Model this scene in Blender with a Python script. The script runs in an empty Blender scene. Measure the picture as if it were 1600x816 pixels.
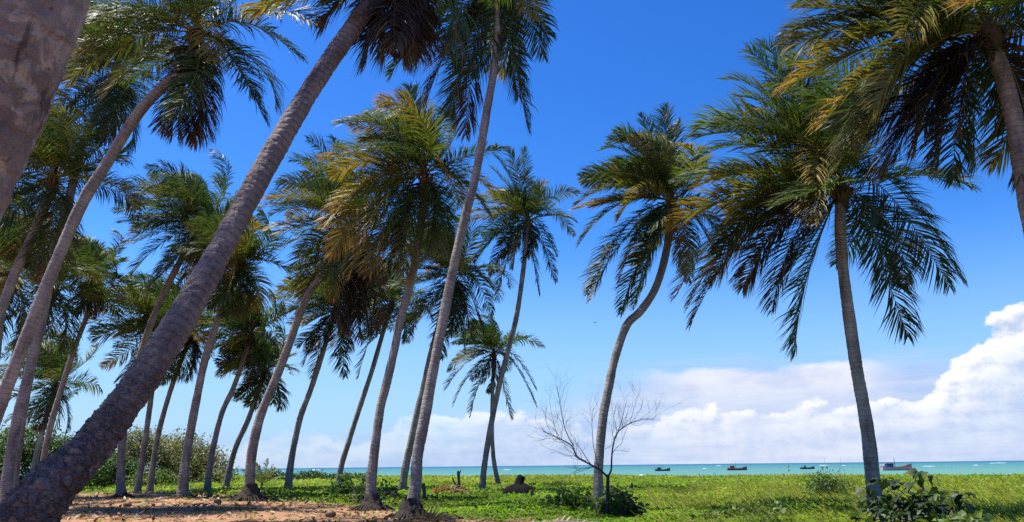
import bpy, math, random
import numpy as np
from mathutils import Vector, Matrix

# ------------------------------------------------------------------ camera, light, exposure
SC = bpy.context.scene
COL = SC.collection
F_PX = 1230.0                      # focal length in pixels of the 1600 px wide photograph
PITCH = math.atan(320.0 / F_PX)
ROLL = -0.0103
CAM = np.array([0.0, 0.0, 1.25])
_F = np.array([0, math.cos(PITCH), math.sin(PITCH)])
_R0 = np.array([1.0, 0, 0]); _U0 = np.array([0, -math.sin(PITCH), math.cos(PITCH)])
_R = math.cos(ROLL) * _R0 + math.sin(ROLL) * _U0
_U = -math.sin(ROLL) * _R0 + math.cos(ROLL) * _U0
cd = bpy.data.cameras.new('camera'); cam = bpy.data.objects.new('camera', cd); COL.objects.link(cam)
cd.sensor_width = 36.0; cd.lens = 36.0 * F_PX / 1600.0; cd.clip_start = 0.1; cd.clip_end = 60000
cam.matrix_world = Matrix(((_R[0], _U[0], -_F[0], CAM[0]), (_R[1], _U[1], -_F[1], CAM[1]),
                           (_R[2], _U[2], -_F[2], CAM[2]), (0, 0, 0, 1)))
SC.camera = cam

SUN_EL = math.radians(67)
SUN_AZ = math.radians(287)          # compass style: 0 = +Y (out to sea), clockwise; high up at the left, a little out to sea
sun_dir = np.array([math.sin(SUN_AZ) * math.cos(SUN_EL), math.cos(SUN_AZ) * math.cos(SUN_EL), math.sin(SUN_EL)])
sl = bpy.data.lights.new('sun', 'SUN'); sl.energy = 5.0; sl.angle = math.radians(0.53); sl.color = (1.0, 0.95, 0.86)
so = bpy.data.objects.new('sun', sl); COL.objects.link(so)
so.rotation_euler = Vector(-sun_dir).to_track_quat('-Z', 'Y').to_euler()
SC.view_settings.view_transform = 'Standard'; SC.view_settings.look = 'None'
SC.view_settings.exposure = 0.8; SC.view_settings.gamma = 1.0; SC.view_settings.use_curve_mapping = False
SC.cycles.max_bounces = 6; SC.cycles.diffuse_bounces = 3; SC.cycles.transmission_bounces = 4; SC.cycles.glossy_bounces = 3
SC.cycles.use_denoising = False

SKY_STRENGTH = 0.1
W = bpy.data.worlds.new('World'); SC.world = W; W.use_nodes = True
nt = W.node_tree; nt.nodes.clear()

class NT:
    """small helper round a node tree"""
    def __init__(s, tree): s.t = tree
    def n(s, kind, **kw):
        nd = s.t.nodes.new(kind)
        for k, v in kw.items(): setattr(nd, k, v)
        return nd
    def lk(s, a, b): s.t.links.new(a, b)
    def setin(s, sock, v):
        if isinstance(v, bpy.types.NodeSocket): s.lk(v, sock)
        else: sock.default_value = v
    def m(s, op, a, b=0.0, c=0.0, clamp=False):
        nd = s.n('ShaderNodeMath', operation=op, use_clamp=clamp)
        s.setin(nd.inputs[0], a); s.setin(nd.inputs[1], b); s.setin(nd.inputs[2], c)
        return nd.outputs[0]
    def step(s, x, lo, hi):
        nd = s.n('ShaderNodeMapRange', interpolation_type='SMOOTHSTEP')
        s.setin(nd.inputs[0], x); s.setin(nd.inputs[1], lo); s.setin(nd.inputs[2], hi)
        return nd.outputs[0]
    def mix(s, f, a, b, mode='MIX'):
        nd = s.n('ShaderNodeMix', data_type='RGBA', blend_type=mode)
        s.setin(nd.inputs[0], f)
        for i, v in ((6, a), (7, b)):
            s.setin(nd.inputs[i], v if isinstance(v, bpy.types.NodeSocket) else (*v, 1.0))
        return nd.outputs[2]
    def noise(s, vec, scale, detail=6, rough=0.55, dist=0.0):
        nd = s.n('ShaderNodeTexNoise'); s.lk(vec, nd.inputs['Vector'])
        nd.inputs['Scale'].default_value = scale; nd.inputs['Detail'].default_value = detail
        nd.inputs['Roughness'].default_value = rough; nd.inputs['Distortion'].default_value = dist
        return nd.outputs['Fac']
    def comb(s, x, y, z=0.0):
        nd = s.n('ShaderNodeCombineXYZ')
        s.setin(nd.inputs[0], x); s.setin(nd.inputs[1], y); s.setin(nd.inputs[2], z); return nd.outputs[0]
    def ramp(s, x, pts):
        nd = s.n('ShaderNodeValToRGB'); s.setin(nd.inputs[0], x)
        el = nd.color_ramp.elements
        while len(el) < len(pts): el.new(0.5)
        for e, (p, c) in zip(el, pts):
            e.position = p; e.color = (*c, 1) if not isinstance(c, (int, float)) else (c, c, c, 1)
        return nd.outputs[0]

def build_sky():
    g = NT(nt)
    sky = g.n('ShaderNodeTexSky', sky_type='NISHITA'); sky.sun_disc = False
    sky.sun_elevation = SUN_EL; sky.sun_rotation = SUN_AZ; sky.altitude = 0
    sky.air_density = 1.0; sky.dust_density = 0.6; sky.ozone_density = 3.0
    hs = g.n('ShaderNodeHueSaturation'); hs.inputs['Saturation'].default_value = 1.33; hs.inputs['Value'].default_value = 0.187
    hs.inputs['Hue'].default_value = 0.502
    g.lk(sky.outputs[0], hs.inputs['Color'])
    tc = g.n('ShaderNodeTexCoord'); sp = g.n('ShaderNodeSeparateXYZ'); g.lk(tc.outputs['Generated'], sp.inputs[0])
    x, y, z = sp.outputs
    az = g.m('ARCTAN2', x, y); el = g.m('ARCSINE', z)
    # outline of the cumulus tops (radians of elevation over radians of azimuth)
    fc = g.n('ShaderNodeFloatCurve'); g.lk(g.m('MULTIPLY_ADD', az, 0.5, 0.5), fc.inputs['Value'])
    cv = fc.mapping.curves[0]
    pts = [(-1.0, .30), (-.55, .26), (-.33, .22), (-.27, .42), (-.22, .36), (-.175, .42), (-.11, .66), (-.03, .70), (.03, .56), (.08, .52), (.15, .45), (.19, .62),
           (.25, .70), (.31, .68), (.36, .66), (.42, .66), (.47, .76), (.50, 1.02), (.54, 1.36), (.60, 1.62), (.75, 1.3), (1.0, .5)]
    while len(cv.points) < len(pts): cv.points.new(0.5, 0.5)
    for p, (a, h) in zip(cv.points, pts):
        p.location = (a * .5 + .5, h * .5); p.handle_type = 'VECTOR'
    fc.mapping.update()
    top = g.m('MULTIPLY', fc.outputs[0], 0.2)
    v = g.comb(az, g.m('MULTIPLY', el, 1.35), 0.0)
    n1 = g.noise(v, 15.0, 9, 0.56, 0.15)
    n2 = g.noise(v, 46.0, 8, 0.6, 0.2)
    # sharp cumulus heads
    d = g.m('SUBTRACT', g.m('ADD', top, g.m('MULTIPLY_ADD', n1, 0.085, -0.0425)), el)
    d = g.m('ADD', d, g.m('MULTIPLY_ADD', n2, 0.022, -0.011))
    cum = g.step(d, 0.0, 0.007)
    # relief of the heads: the same field read a little towards the sun (up and to the left)
    off = g.n('ShaderNodeVectorMath', operation='ADD'); g.lk(v, off.inputs[0]); off.inputs[1].default_value = (-0.007, 0.012, 0)
    n1b = g.noise(off.outputs[0], 15.0, 9, 0.56, 0.15); n2b = g.noise(off.outputs[0], 46.0, 8, 0.6, 0.2)
    rel = g.m('ADD', g.m('MULTIPLY', g.m('SUBTRACT', n1, n1b), 4.2), g.m('MULTIPLY', g.m('SUBTRACT', n2, n2b), 1.6))
    lit = g.m('ADD', g.m('ADD', g.m('MULTIPLY', rel, 1.25), 0.98), g.m('MULTIPLY', d, -6.0), clamp=True)
    cumcol = g.mix(lit, (5.6, 6.7, 9.0), (10.3, 10.4, 10.5))
    gaps = g.step(g.noise(g.comb(az, g.m('MULTIPLY', el, 3.0), 4.0), 9.0, 6, .6), 0.36, 0.56)
    lowf = g.m('MULTIPLY_ADD', g.step(el, .022, .075), .62, .38)
    cen = g.m('MULTIPLY_ADD', g.step(az, .08, .22), .25, .75)
    fade = g.m('MULTIPLY_ADD', g.step(d, 0.075, 0.02), 0.5, 0.5)
    cum = g.m('MULTIPLY', g.m('MULTIPLY', g.m('MULTIPLY', cum, g.m('MULTIPLY', lowf, cen)), fade), g.m('MAXIMUM', g.m('MULTIPLY_ADD', gaps, 0.8, 0.2), g.step(az, .40, .48)))
    # flat soft stratocumulus sheets below and behind
    v2 = g.comb(az, g.m('MULTIPLY', el, 4.6), 2.7)
    s1 = g.noise(v2, 5.0, 8, 0.6, 0.3)
    right = g.step(az, -0.30, 0.30)
    sheet_top = g.m('MULTIPLY_ADD', right, 0.085, 0.05)
    sh = g.m('SUBTRACT', g.m('ADD', sheet_top, g.m('MULTIPLY_ADD', s1, 0.10, -0.05)), el)
    sheet = g.m('MULTIPLY', g.step(sh, 0.0, 0.05), g.m('MULTIPLY_ADD', right, 0.42, 0.36))
    s2 = g.noise(g.comb(az, g.m('MULTIPLY', el, 11.0), 8.1), 5.0, 8, 0.62, 0.25)
    shcol = g.mix(g.step(s2, 0.33, 0.66), (4.4, 5.5, 8.9), (7.0, 7.7, 9.7))
    # one long flat cloud above the right hand cumulus
    l1 = g.noise(g.comb(az, g.m('MULTIPLY', el, 2.6), 3.3), 13.0, 8, .58, .2)
    lx = g.m('MULTIPLY', g.step(az, .13, .24), g.step(az, .47, .40))
    le = g.m('SUBTRACT', g.m('MULTIPLY_ADD', l1, .05, .092), el)
    lens = g.m('MULTIPLY', g.m('MULTIPLY', lx, g.step(le, 0.0, .012)), g.m('MULTIPLY_ADD', g.step(le, .06, .02), .55, .35))
    lenscol = g.mix(g.step(l1, .35, .62), (6.6, 7.3, 9.5), (9.0, 9.2, 10.0))
    gm = g.n('ShaderNodeGamma'); g.lk(hs.outputs[0], gm.inputs[0]); gm.inputs[1].default_value = 1.25
    graded = g.mix(1.0, gm.outputs[0], (8.3, 9.7, 11.3), 'MULTIPLY')
    graded = g.mix(g.m('MULTIPLY', g.step(el, .30, .02), .8), graded, (3.9, 6.3, 9.8))
    c = g.mix(sheet, graded, shcol)
    c = g.mix(lens, c, lenscol)
    c = g.mix(cum, c, cumcol)
    # nothing below the horizon but the pale far edge
    c = g.mix(1.0, c, (.575, .575, .575), 'MULTIPLY')
    bg = g.n('ShaderNodeBackground'); bg.inputs[1].default_value = SKY_STRENGTH; g.lk(c, bg.inputs[0])
    out = g.n('ShaderNodeOutputWorld'); g.lk(bg.outputs[0], out.inputs[0])
build_sky()

# ------------------------------------------------------------------ helpers
def pix(px, py, d):
    """world point seen at photo pixel (px,py) whose distance straight ahead is d"""
    dr = _F + (px - 800) / F_PX * _R + (408 - py) / F_PX * _U
    return CAM + dr * (d / dr[1])
def horizon(px): return 728 - 0.0103 * (px - 800)
def gpix(px, d):
    p = pix(px, horizon(px), d); return np.array([p[0], d, 0.0])

def nrm(v, ax=-1):
    return v / np.maximum(np.linalg.norm(v, axis=ax, keepdims=True), 1e-9)

class Geo:
    """collects vertices, faces and vertex colours for ONE mesh"""
    def __init__(s): s.v = []; s.f3 = []; s.f4 = []; s.c = []; s.uv = []; s.n = 0; s.has_uv = False
    def add(s, v, f4=None, f3=None, c=None, uv=None):
        v = np.asarray(v, float).reshape(-1, 3)
        if f4 is not None and len(f4): s.f4.append(np.asarray(f4, int).reshape(-1, 4) + s.n)
        if f3 is not None and len(f3): s.f3.append(np.asarray(f3, int).reshape(-1, 3) + s.n)
        c = np.ones((len(v), 3)) if c is None else np.broadcast_to(np.asarray(c, float), (len(v), 3))
        s.c.append(c); s.v.append(v)
        if uv is not None: s.has_uv = True
        s.uv.append(np.zeros((len(v), 2)) if uv is None else np.asarray(uv, float)); s.n += len(v)
        return s
    def mesh(s, name, mat, smooth=True, origin=(0, 0, 0)):
        v = np.concatenate(s.v) - np.asarray(origin)
        f4 = np.concatenate(s.f4) if s.f4 else np.zeros((0, 4), int)
        f3 = np.concatenate(s.f3) if s.f3 else np.zeros((0, 3), int)
        me = bpy.data.meshes.new(name)
        me.vertices.add(len(v)); me.vertices.foreach_set('co', v.astype(np.float32).ravel())
        loops = np.concatenate([f4.ravel(), f3.ravel()]).astype(np.int32)
        me.loops.add(len(loops)); me.loops.foreach_set('vertex_index', loops)
        tot = np.concatenate([np.full(len(f4), 4), np.full(len(f3), 3)]).astype(np.int32)
        st = np.concatenate([[0], np.cumsum(tot)[:-1]]).astype(np.int32)
        me.polygons.add(len(tot)); me.polygons.foreach_set('loop_start', st); me.polygons.foreach_set('loop_total', tot)
        me.polygons.foreach_set('use_smooth', np.full(len(tot), smooth))
        me.update(calc_edges=True)
        at = me.color_attributes.new('tint', 'FLOAT_COLOR', 'POINT')
        cc = np.ones((len(v), 4), np.float32); cc[:, :3] = np.concatenate(s.c); at.data.foreach_set('color', cc.ravel())
        if s.has_uv:
            uvl = me.uv_layers.new(name='UVMap'); uvl.data.foreach_set('uv', np.concatenate(s.uv)[loops].astype(np.float32).ravel())
        me.materials.append(mat)
        return me
    def obj(s, name, mat, parent=None, smooth=True, origin=(0, 0, 0), loc=None):
        o = bpy.data.objects.new(name, s.mesh(name, mat, smooth, origin)); COL.objects.link(o)
        if parent is not None: o.parent = parent
        if loc is not None: o.location = loc
        return o

def tag(o, label, cat, group=None, kind=None):
    if label: o['label'] = label
    if cat: o['category'] = cat
    if group: o['group'] = group
    if kind: o['kind'] = kind
    return o
def thing(name, loc, label, cat, group=None):
    o = bpy.data.objects.new(name, None); COL.objects.link(o); o.location = tuple(loc); o.empty_display_size = 0.3
    return tag(o, label, cat, group)

def tube(geo, pts, rad, sides=6, c=(1, 1, 1), cap=True, uv=False, rough=0.0, rng=None):
    pts = np.asarray(pts, float); rad = np.broadcast_to(np.asarray(rad, float), (len(pts),))
    T = nrm(np.gradient(pts, axis=0)); n = len(pts)
    a = np.array([0, 0, 1.0]) if abs(T[0][2]) < .9 else np.array([1.0, 0, 0])
    N = np.zeros_like(pts); N[0] = nrm(np.cross(T[0], a))
    for i in range(1, n): N[i] = nrm(N[i-1] - T[i] * np.dot(N[i-1], T[i]))
    B = np.cross(T, N)
    k = sides + 1 if uv else sides
    th = np.linspace(0, 2*np.pi, sides + 1)[:k]
    rr = rad[:, None] * np.ones((1, k))
    if rough and rng is not None:
        q = rng.normal(0, rough, (n, k))
        if uv: q[:, -1] = q[:, 0]
        rr = rr * (1 + q)
    V = pts[:, None] + rr[..., None] * (np.cos(th)[None, :, None] * N[:, None] + np.sin(th)[None, :, None] * B[:, None])
    i = np.arange(n - 1)[:, None]; j = np.arange(sides)[None]; j2 = j + 1 if uv else (j + 1) % sides
    f = np.stack([i*k + j, i*k + j2, (i+1)*k + j2, (i+1)*k + j], -1).reshape(-1, 4)
    UV = None
    if uv:
        L = np.concatenate([[0], np.cumsum(np.linalg.norm(np.diff(pts, axis=0), axis=1))])
        UV = np.stack([np.broadcast_to(np.linspace(0, 1, k)[None], (n, k)), np.broadcast_to(L[:, None], (n, k))], -1).reshape(-1, 2)
    cc = np.asarray(c, float)
    if cc.ndim == 2: cc = np.repeat(cc, k, 0)
    geo.add(V.reshape(-1, 3), f4=f, c=cc, uv=UV)
    if cap:
        for e in (0, n - 1):
            ring = V[e][:sides]; m = len(ring)
            ce = cc if cc.ndim == 1 else cc[e*k]
            geo.add(np.vstack([ring, pts[e][None]]), f3=[((q+1) % m, q, m) if e == 0 else (q, (q+1) % m, m) for q in range(m)], c=ce)

def catmull(P, step):
    P = np.asarray(P, float); out = []
    Q = np.vstack([2*P[0]-P[1], P, 2*P[-1]-P[-2]])
    for i in range(1, len(Q) - 2):
        L = np.linalg.norm(Q[i+1][:3]-Q[i][:3]); m = max(2, int(L/step))
        t = np.linspace(0, 1, m, endpoint=False)[:, None]
        a, b, c, d = Q[i-1], Q[i], Q[i+1], Q[i+2]
        out.append(.5*((2*b)+(-a+c)*t+(2*a-5*b+4*c-d)*t**2+(-a+3*b-3*c+d)*t**3))
    out.append(P[-1][None]); return np.vstack(out)

def wob(x, y, s=1.0, seed=0):
    """cheap smooth noise, about -1..1"""
    r = np.random.default_rng(seed); o = 0
    for k in range(6):
        a = r.uniform(0, 6.28); f = s * (0.6 + 0.55*k); o = o + np.sin((x*math.cos(a) + y*math.sin(a))*f + r.uniform(0, 6.28) + 1.3*np.sin((x*math.sin(a)-y*math.cos(a))*f*.7+r.uniform(0, 6)))/(1+.35*k)
    return o / 3.0

# ------------------------------------------------------------------ materials
def new_mat(name):
    m = bpy.data.materials.new(name); m.use_nodes = True; m.node_tree.nodes.clear(); return m, NT(m.node_tree)
def finish(g, shader):
    out = g.n('ShaderNodeOutputMaterial'); g.lk(shader, out.inputs[0])
def principled(g, col, rough=0.6, spec=0.4, normal=None):
    p = g.n('ShaderNodeBsdfPrincipled'); g.setin(p.inputs['Base Color'], col if isinstance(col, bpy.types.NodeSocket) else (*col, 1))
    g.setin(p.inputs['Roughness'], rough); g.setin(p.inputs['Specular IOR Level'], spec)
    if normal is not None: g.lk(normal, p.inputs['Normal'])
    return p
def attr(g, name='tint'):
    a = g.n('ShaderNodeAttribute'); a.attribute_name = name; return a.outputs['Color']
def bump(g, h, strength, dist):
    b = g.n('ShaderNodeBump'); b.inputs['Strength'].default_value = min(1.0, strength); b.inputs['Distance'].default_value = dist
    g.lk(h, b.inputs['Height']); return b.outputs[0]
def gpos(g): return g.n('ShaderNodeNewGeometry').outputs['Position']

def leaf_material(name, trans=0.35, rough=0.38, spec=0.5, nscale=6.0):
    m, g = new_mat(name); c = attr(g)
    n = g.noise(gpos(g), nscale, 3)
    c2 = g.mix(1.0, c, g.ramp(n, [(0.3, (.75, .8, .7)), (0.7, (1.2, 1.15, 1.2))]), 'MULTIPLY')
    p = principled(g, c2, rough, spec)
    t = g.n('ShaderNodeBsdfTranslucent'); g.lk(g.mix(1.0, c2, (1.5, 1.6, .8), 'MULTIPLY'), t.inputs[0])
    mx = g.n('ShaderNodeMixShader'); mx.inputs[0].default_value = trans
    g.lk(p.outputs[0], mx.inputs[1]); g.lk(t.outputs[0], mx.inputs[2]); finish(g, mx.outputs[0]); return m
M_LEAF = leaf_material('palm_leaf', 0.29, 0.50, 0.30)
M_COVER = leaf_material('ground_cover_leaf', 0.42, 0.6, 0.15, 0.8)
M_BUSH = leaf_material('bush_leaf', 0.3, 0.5, 0.3, 1.5)

def bark_material(name, band=1.0, lichen=False, rough=False):
    m, g = new_mat(name)
    uv = g.n('ShaderNodeUVMap').outputs[0]; sp = g.n('ShaderNodeSeparateXYZ'); g.lk(uv, sp.inputs[0])
    P = gpos(g)
    n1 = g.noise(P, 2.2, 6, .6); n2 = g.noise(P, 14, 6, .65); n3 = g.noise(P, 34, 4, .6)
    v = g.m('ADD', sp.outputs[1], g.m('ADD', g.m('MULTIPLY', n2, 0.07), g.m('MULTIPLY', n1, 0.12)))
    ring = g.m('FRACT', g.m('MULTIPLY', v, 7.5))
    line = g.m('MULTIPLY', g.step(ring, 0.0, 0.12), g.step(ring, 1.0, 0.72))
    col = g.ramp(n1, [(0.25, (.135, .12, .113)), (0.5, (.23, .21, .198)), (0.75, (.33, .305, .288))])
    col = g.mix(g.m('MULTIPLY', g.m('MULTIPLY', g.m('SUBTRACT', 1.0, line), g.step(n2, .35, .6)), 0.5*band), col, (.06, .05, .045))
    col = g.mix(g.step(n2, .55, .75), col, (.40, .365, .33))
    stn = g.noise(g.comb(g.m('MULTIPLY', sp.outputs[0], 2.5), g.m('MULTIPLY', sp.outputs[1], .55), g.m('MULTIPLY', n1, .6)), 1.6, 7, .62, .4)
    col = g.mix(1.0, col, g.ramp(stn, [(.32, (.58, .56, .55)), (.5, (1, 1, 1)), (.68, (1.35, 1.33, 1.28))]), 'MULTIPLY')
    col = g.mix(1.0, col, attr(g), 'MULTIPLY')
    if rough:
        vo = g.n('ShaderNodeTexVoronoi', feature='DISTANCE_TO_EDGE'); vo.inputs['Scale'].default_value = 1.0
        warp = g.n('ShaderNodeVectorMath', operation='ADD'); g.lk(g.comb(g.m('MULTIPLY', sp.outputs[0], 15.0), g.m('MULTIPLY', sp.outputs[1], 13.0)), warp.inputs[0])
        nv = g.n('ShaderNodeTexNoise'); g.lk(P, nv.inputs['Vector']); nv.inputs['Scale'].default_value = 12; nv.inputs['Detail'].default_value = 5
        sc = g.n('ShaderNodeVectorMath', operation='SCALE'); g.lk(nv.outputs['Color'], sc.inputs[0]); sc.inputs['Scale'].default_value = 2.2; g.lk(sc.outputs[0], warp.inputs[1]); g.lk(warp.outputs[0], vo.inputs['Vector'])
        low = g.step(sp.outputs[1], 4.6, 1.6)
        col = g.mix(g.m('MULTIPLY', g.m('MULTIPLY', g.step(vo.outputs['Distance'], .16, .02), low), .8), col, (.03, .024, .02))
        col = g.mix(g.m('MULTIPLY', g.step(g.noise(P, 5.5, 8, .66, .6), .54, .64), low), col, (.30, .25, .225))
        col = g.mix(g.m('MULTIPLY', low, .35), col, (.10, .072, .058))
    if lichen:
        nl = g.noise(P, 9.0, 8, .66, .4); col = g.mix(g.step(nl, .50, .62), col, (.30, .285, .25)); col = g.mix(g.step(g.noise(P, 6.1, 8, .64, .6), .54, .66), col, (.215, .19, .18)); col = g.mix(g.step(g.noise(P, 24.0, 7, .66, .3), .58, .70), col, (.075, .06, .055))
        crack = g.noise(g.comb(g.m('MULTIPLY', sp.outputs[0], 9.0), g.m('MULTIPLY', sp.outputs[1], 2.2), 0.0), 1.0, 6, .6, .5)
        col = g.mix(g.m('MULTIPLY', g.step(crack, .60, .68), .75), col, (.035, .03, .03))
    h = g.m('ADD', g.m('MULTIPLY', line, 0.6*band), g.m('ADD', g.m('MULTIPLY', n2, 0.8), g.m('MULTIPLY', n3, .35)))
    p = principled(g, col, 0.85, 0.2, bump(g, h, 0.55, 0.015) if not (rough or lichen) else bump(g, h, 1.0, 0.03)); finish(g, p.outputs[0]); return m
M_BARK = bark_material('palm_bark'); M_BARK_CLOSE = bark_material('mottled_palm_bark', .25, True); M_BARK_ROUGH = bark_material('rough_palm_bark', .75, rough=True)

def simple_mat(name, scale=4.0, rough=0.8, spec=0.2, bmp=0.3, lo=.7, hi=1.25, dist=0.02):
    m, g = new_mat(name); P = gpos(g); n = g.noise(P, scale, 6, .6)
    c = g.mix(1.0, attr(g), g.ramp(n, [(0.25, lo), (0.75, hi)]), 'MULTIPLY')
    p = principled(g, c, rough, spec, bump(g, g.noise(P, scale*3, 5, .6), bmp, dist)); finish(g, p.outputs[0]); return m
M_WOOD = simple_mat('weathered_wood', 8)
M_FIBRE = simple_mat('palm_fibre', 12, .9, .1, .6)
M_PAINT = simple_mat('boat_paint', .8, .45, .4, .05, .88, 1.1)
M_HUSK = simple_mat('coconut_husk', 10, .6, .3, .3)
M_ROOT = simple_mat('root_mass', 9, .95, .1, .9, .5, 1.5, .05)
M_FOAM = simple_mat('sea_foam', .3, .8, .2, .1)

def ground_material():
    m, g = new_mat('beach_ground'); P = gpos(g)
    a = g.n('ShaderNodeSeparateColor'); g.lk(attr(g), a.inputs[0])           # red: bare earth, green: beach sand
    n1 = g.noise(P, .9, 8, .65); n2 = g.noise(P, 7, 6, .65); n3 = g.noise(P, 40, 4, .6)
    earth = g.ramp(n1, [(.25, (.23, .115, .06)), (.5, (.36, .19, .105)), (.75, (.46, .275, .16))])
    earth = g.mix(g.step(n2, .5, .72), earth, (.17, .10, .06))
    earth = g.mix(g.step(n3, .6, .75), earth, (.45, .34, .24))
    under = g.ramp(n2, [(.3, (.07, .11, .016)), (.6, (.13, .17, .025)), (.8, (.2, .18, .05))])
    mask = g.step(g.m('ADD', a.outputs[0], g.m('MULTIPLY_ADD', n1, .8, -.4)), .42, .6)
    c = g.mix(mask, under, earth)
    c = g.mix(a.outputs[1], c, (.6, .52, .4))
    p = principled(g, c, .95, .1, bump(g, g.m('ADD', n2, g.m('MULTIPLY', n3, .5)), .8, .06)); finish(g, p.outputs[0]); return m
M_GROUND = ground_material()

def sea_material():
    m, g = new_mat('sea_water'); P = gpos(g); sp = g.n('ShaderNodeSeparateXYZ'); g.lk(P, sp.inputs[0])
    Y = sp.outputs[1]; st = g.comb(g.m('MULTIPLY', sp.outputs[0], .004), g.m('MULTIPLY', Y, .02))
    nb = g.noise(st, 1.2, 5, .6)
    dist = g.m('LOGARITHM', g.m('MAXIMUM', Y, 1.0), 10.0)
    t = g.m('ADD', g.m('MULTIPLY_ADD', dist, .5, -1.0), g.m('MULTIPLY_ADD', nb, .25, -.125))
    col = g.ramp(t, [(0.0, (.16, .27, .19)), (.2, (.095, .22, .18)), (.42, (.055, .175, .18)), (.65, (.032, .135, .175)), (.95, (.010, .062, .12))])
    cap = g.noise(g.comb(g.m('MULTIPLY', sp.outputs[0], .02), g.m('MULTIPLY', Y, .06), 1.0), 3.0, 5, .7)
    col = g.mix(g.m('MULTIPLY', g.step(cap, .70, .80), .5), col, (.6, .7, .7))
    w = g.noise(g.comb(sp.outputs[0], g.m('MULTIPLY', Y, 2.0)), .6, 6, .65)
    p = principled(g, col, .55, .12, bump(g, w, .6, .4)); finish(g, p.outputs[0]); return m
M_SEA = sea_material()

# ------------------------------------------------------------------ terrain and sea
EDGE = ([-400, -90, -60, -25, 0, 25, 60, 400], [230, 190, 150, 122, 102, 80, 72, 70])
DIRT = ([-200, -60, -22, -16, -11, -4.6, -1.6, 1.2, 4, 9, 30], [52, 51, 48, 44, 36, 28, 22.5, 18.3, 13.5, 8, -20])
SEA_Z = -2.0
def dirt_at(x, y):
    yb = np.interp(x, *DIRT) + 1.2*wob(x, y, .5, 3) + .6*wob(x, y, 1.7, 4)
    return np.clip(.5 + (yb - y)/3.0, 0, 1)
def ground_z(x, y):
    e = np.interp(x, *EDGE) + 3*wob(x, y*0, .12, 9)
    s = np.clip((y - e)/22.0, 0, 1); s = s*s*(3-2*s)
    return .07*wob(x, y, .25, 1) + .03*wob(x, y, 1.1, 2) - .07 - s*3.6
xs = np.concatenate([np.linspace(-420, -60, 28, endpoint=False), np.linspace(-60, 60, 300, endpoint=False), np.linspace(60, 420, 29)])
ys = np.concatenate([np.linspace(-80, 6, 30, endpoint=False), np.linspace(6, 60, 170, endpoint=False), np.linspace(60, 140, 60, endpoint=False), np.linspace(140, 320, 30)])
X, Y = np.meshgrid(xs, ys); Z = ground_z(X, Y)
g = Geo(); nx, ny = len(xs), len(ys)
ii, jj = np.meshgrid(np.arange(ny-1), np.arange(nx-1), indexing='ij'); q = (ii*nx + jj).ravel()
tc = np.zeros((nx*ny, 3)); tc[:, 0] = dirt_at(X, Y).ravel(); tc[:, 1] = np.clip((Y - np.interp(X, *EDGE) - 2)/4, 0, 1).ravel()
g.add(np.stack([X, Y, Z], -1).reshape(-1, 3), f4=np.stack([q, q+1, q+nx+1, q+nx], -1), c=tc)
tag(g.obj('ground', M_GROUND), 'sandy red earth under the palms running into green meadow', 'ground', kind='structure')
g = Geo()
sx = np.array([-20000, -3000, -800, -200, 200, 800, 3000, 20000.]); sy = np.array([40, 200, 500, 1500, 5000, 24000.])
X, Y = np.meshgrid(sx, sy); ii, jj = np.meshgrid(np.arange(len(sy)-1), np.arange(len(sx)-1), indexing='ij'); q = (ii*len(sx)+jj).ravel()
g.add(np.stack([X, Y, np.full_like(X, SEA_Z)], -1).reshape(-1, 3), f4=np.stack([q, q+1, q+len(sx)+1, q+len(sx)], -1))
tag(g.obj('sea', M_SEA), 'turquoise shallow sea out to the horizon', 'sea', kind='structure')

# ------------------------------------------------------------------ palms
GREEN = np.array([.060, .097, .023]); DEEP = np.array([.040, .067, .023]); LIME = np.array([.10, .14, .024])
GOLD = np.array([.30, .22, .045]); ORANGE = np.array([.32, .17, .035]); BROWN = np.array([.17, .105, .055]); DARK = np.array([.040, .030, .028]); GREY = np.array([.17, .135, .085])
WIND = np.array([-1.0, .25, .05])

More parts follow.
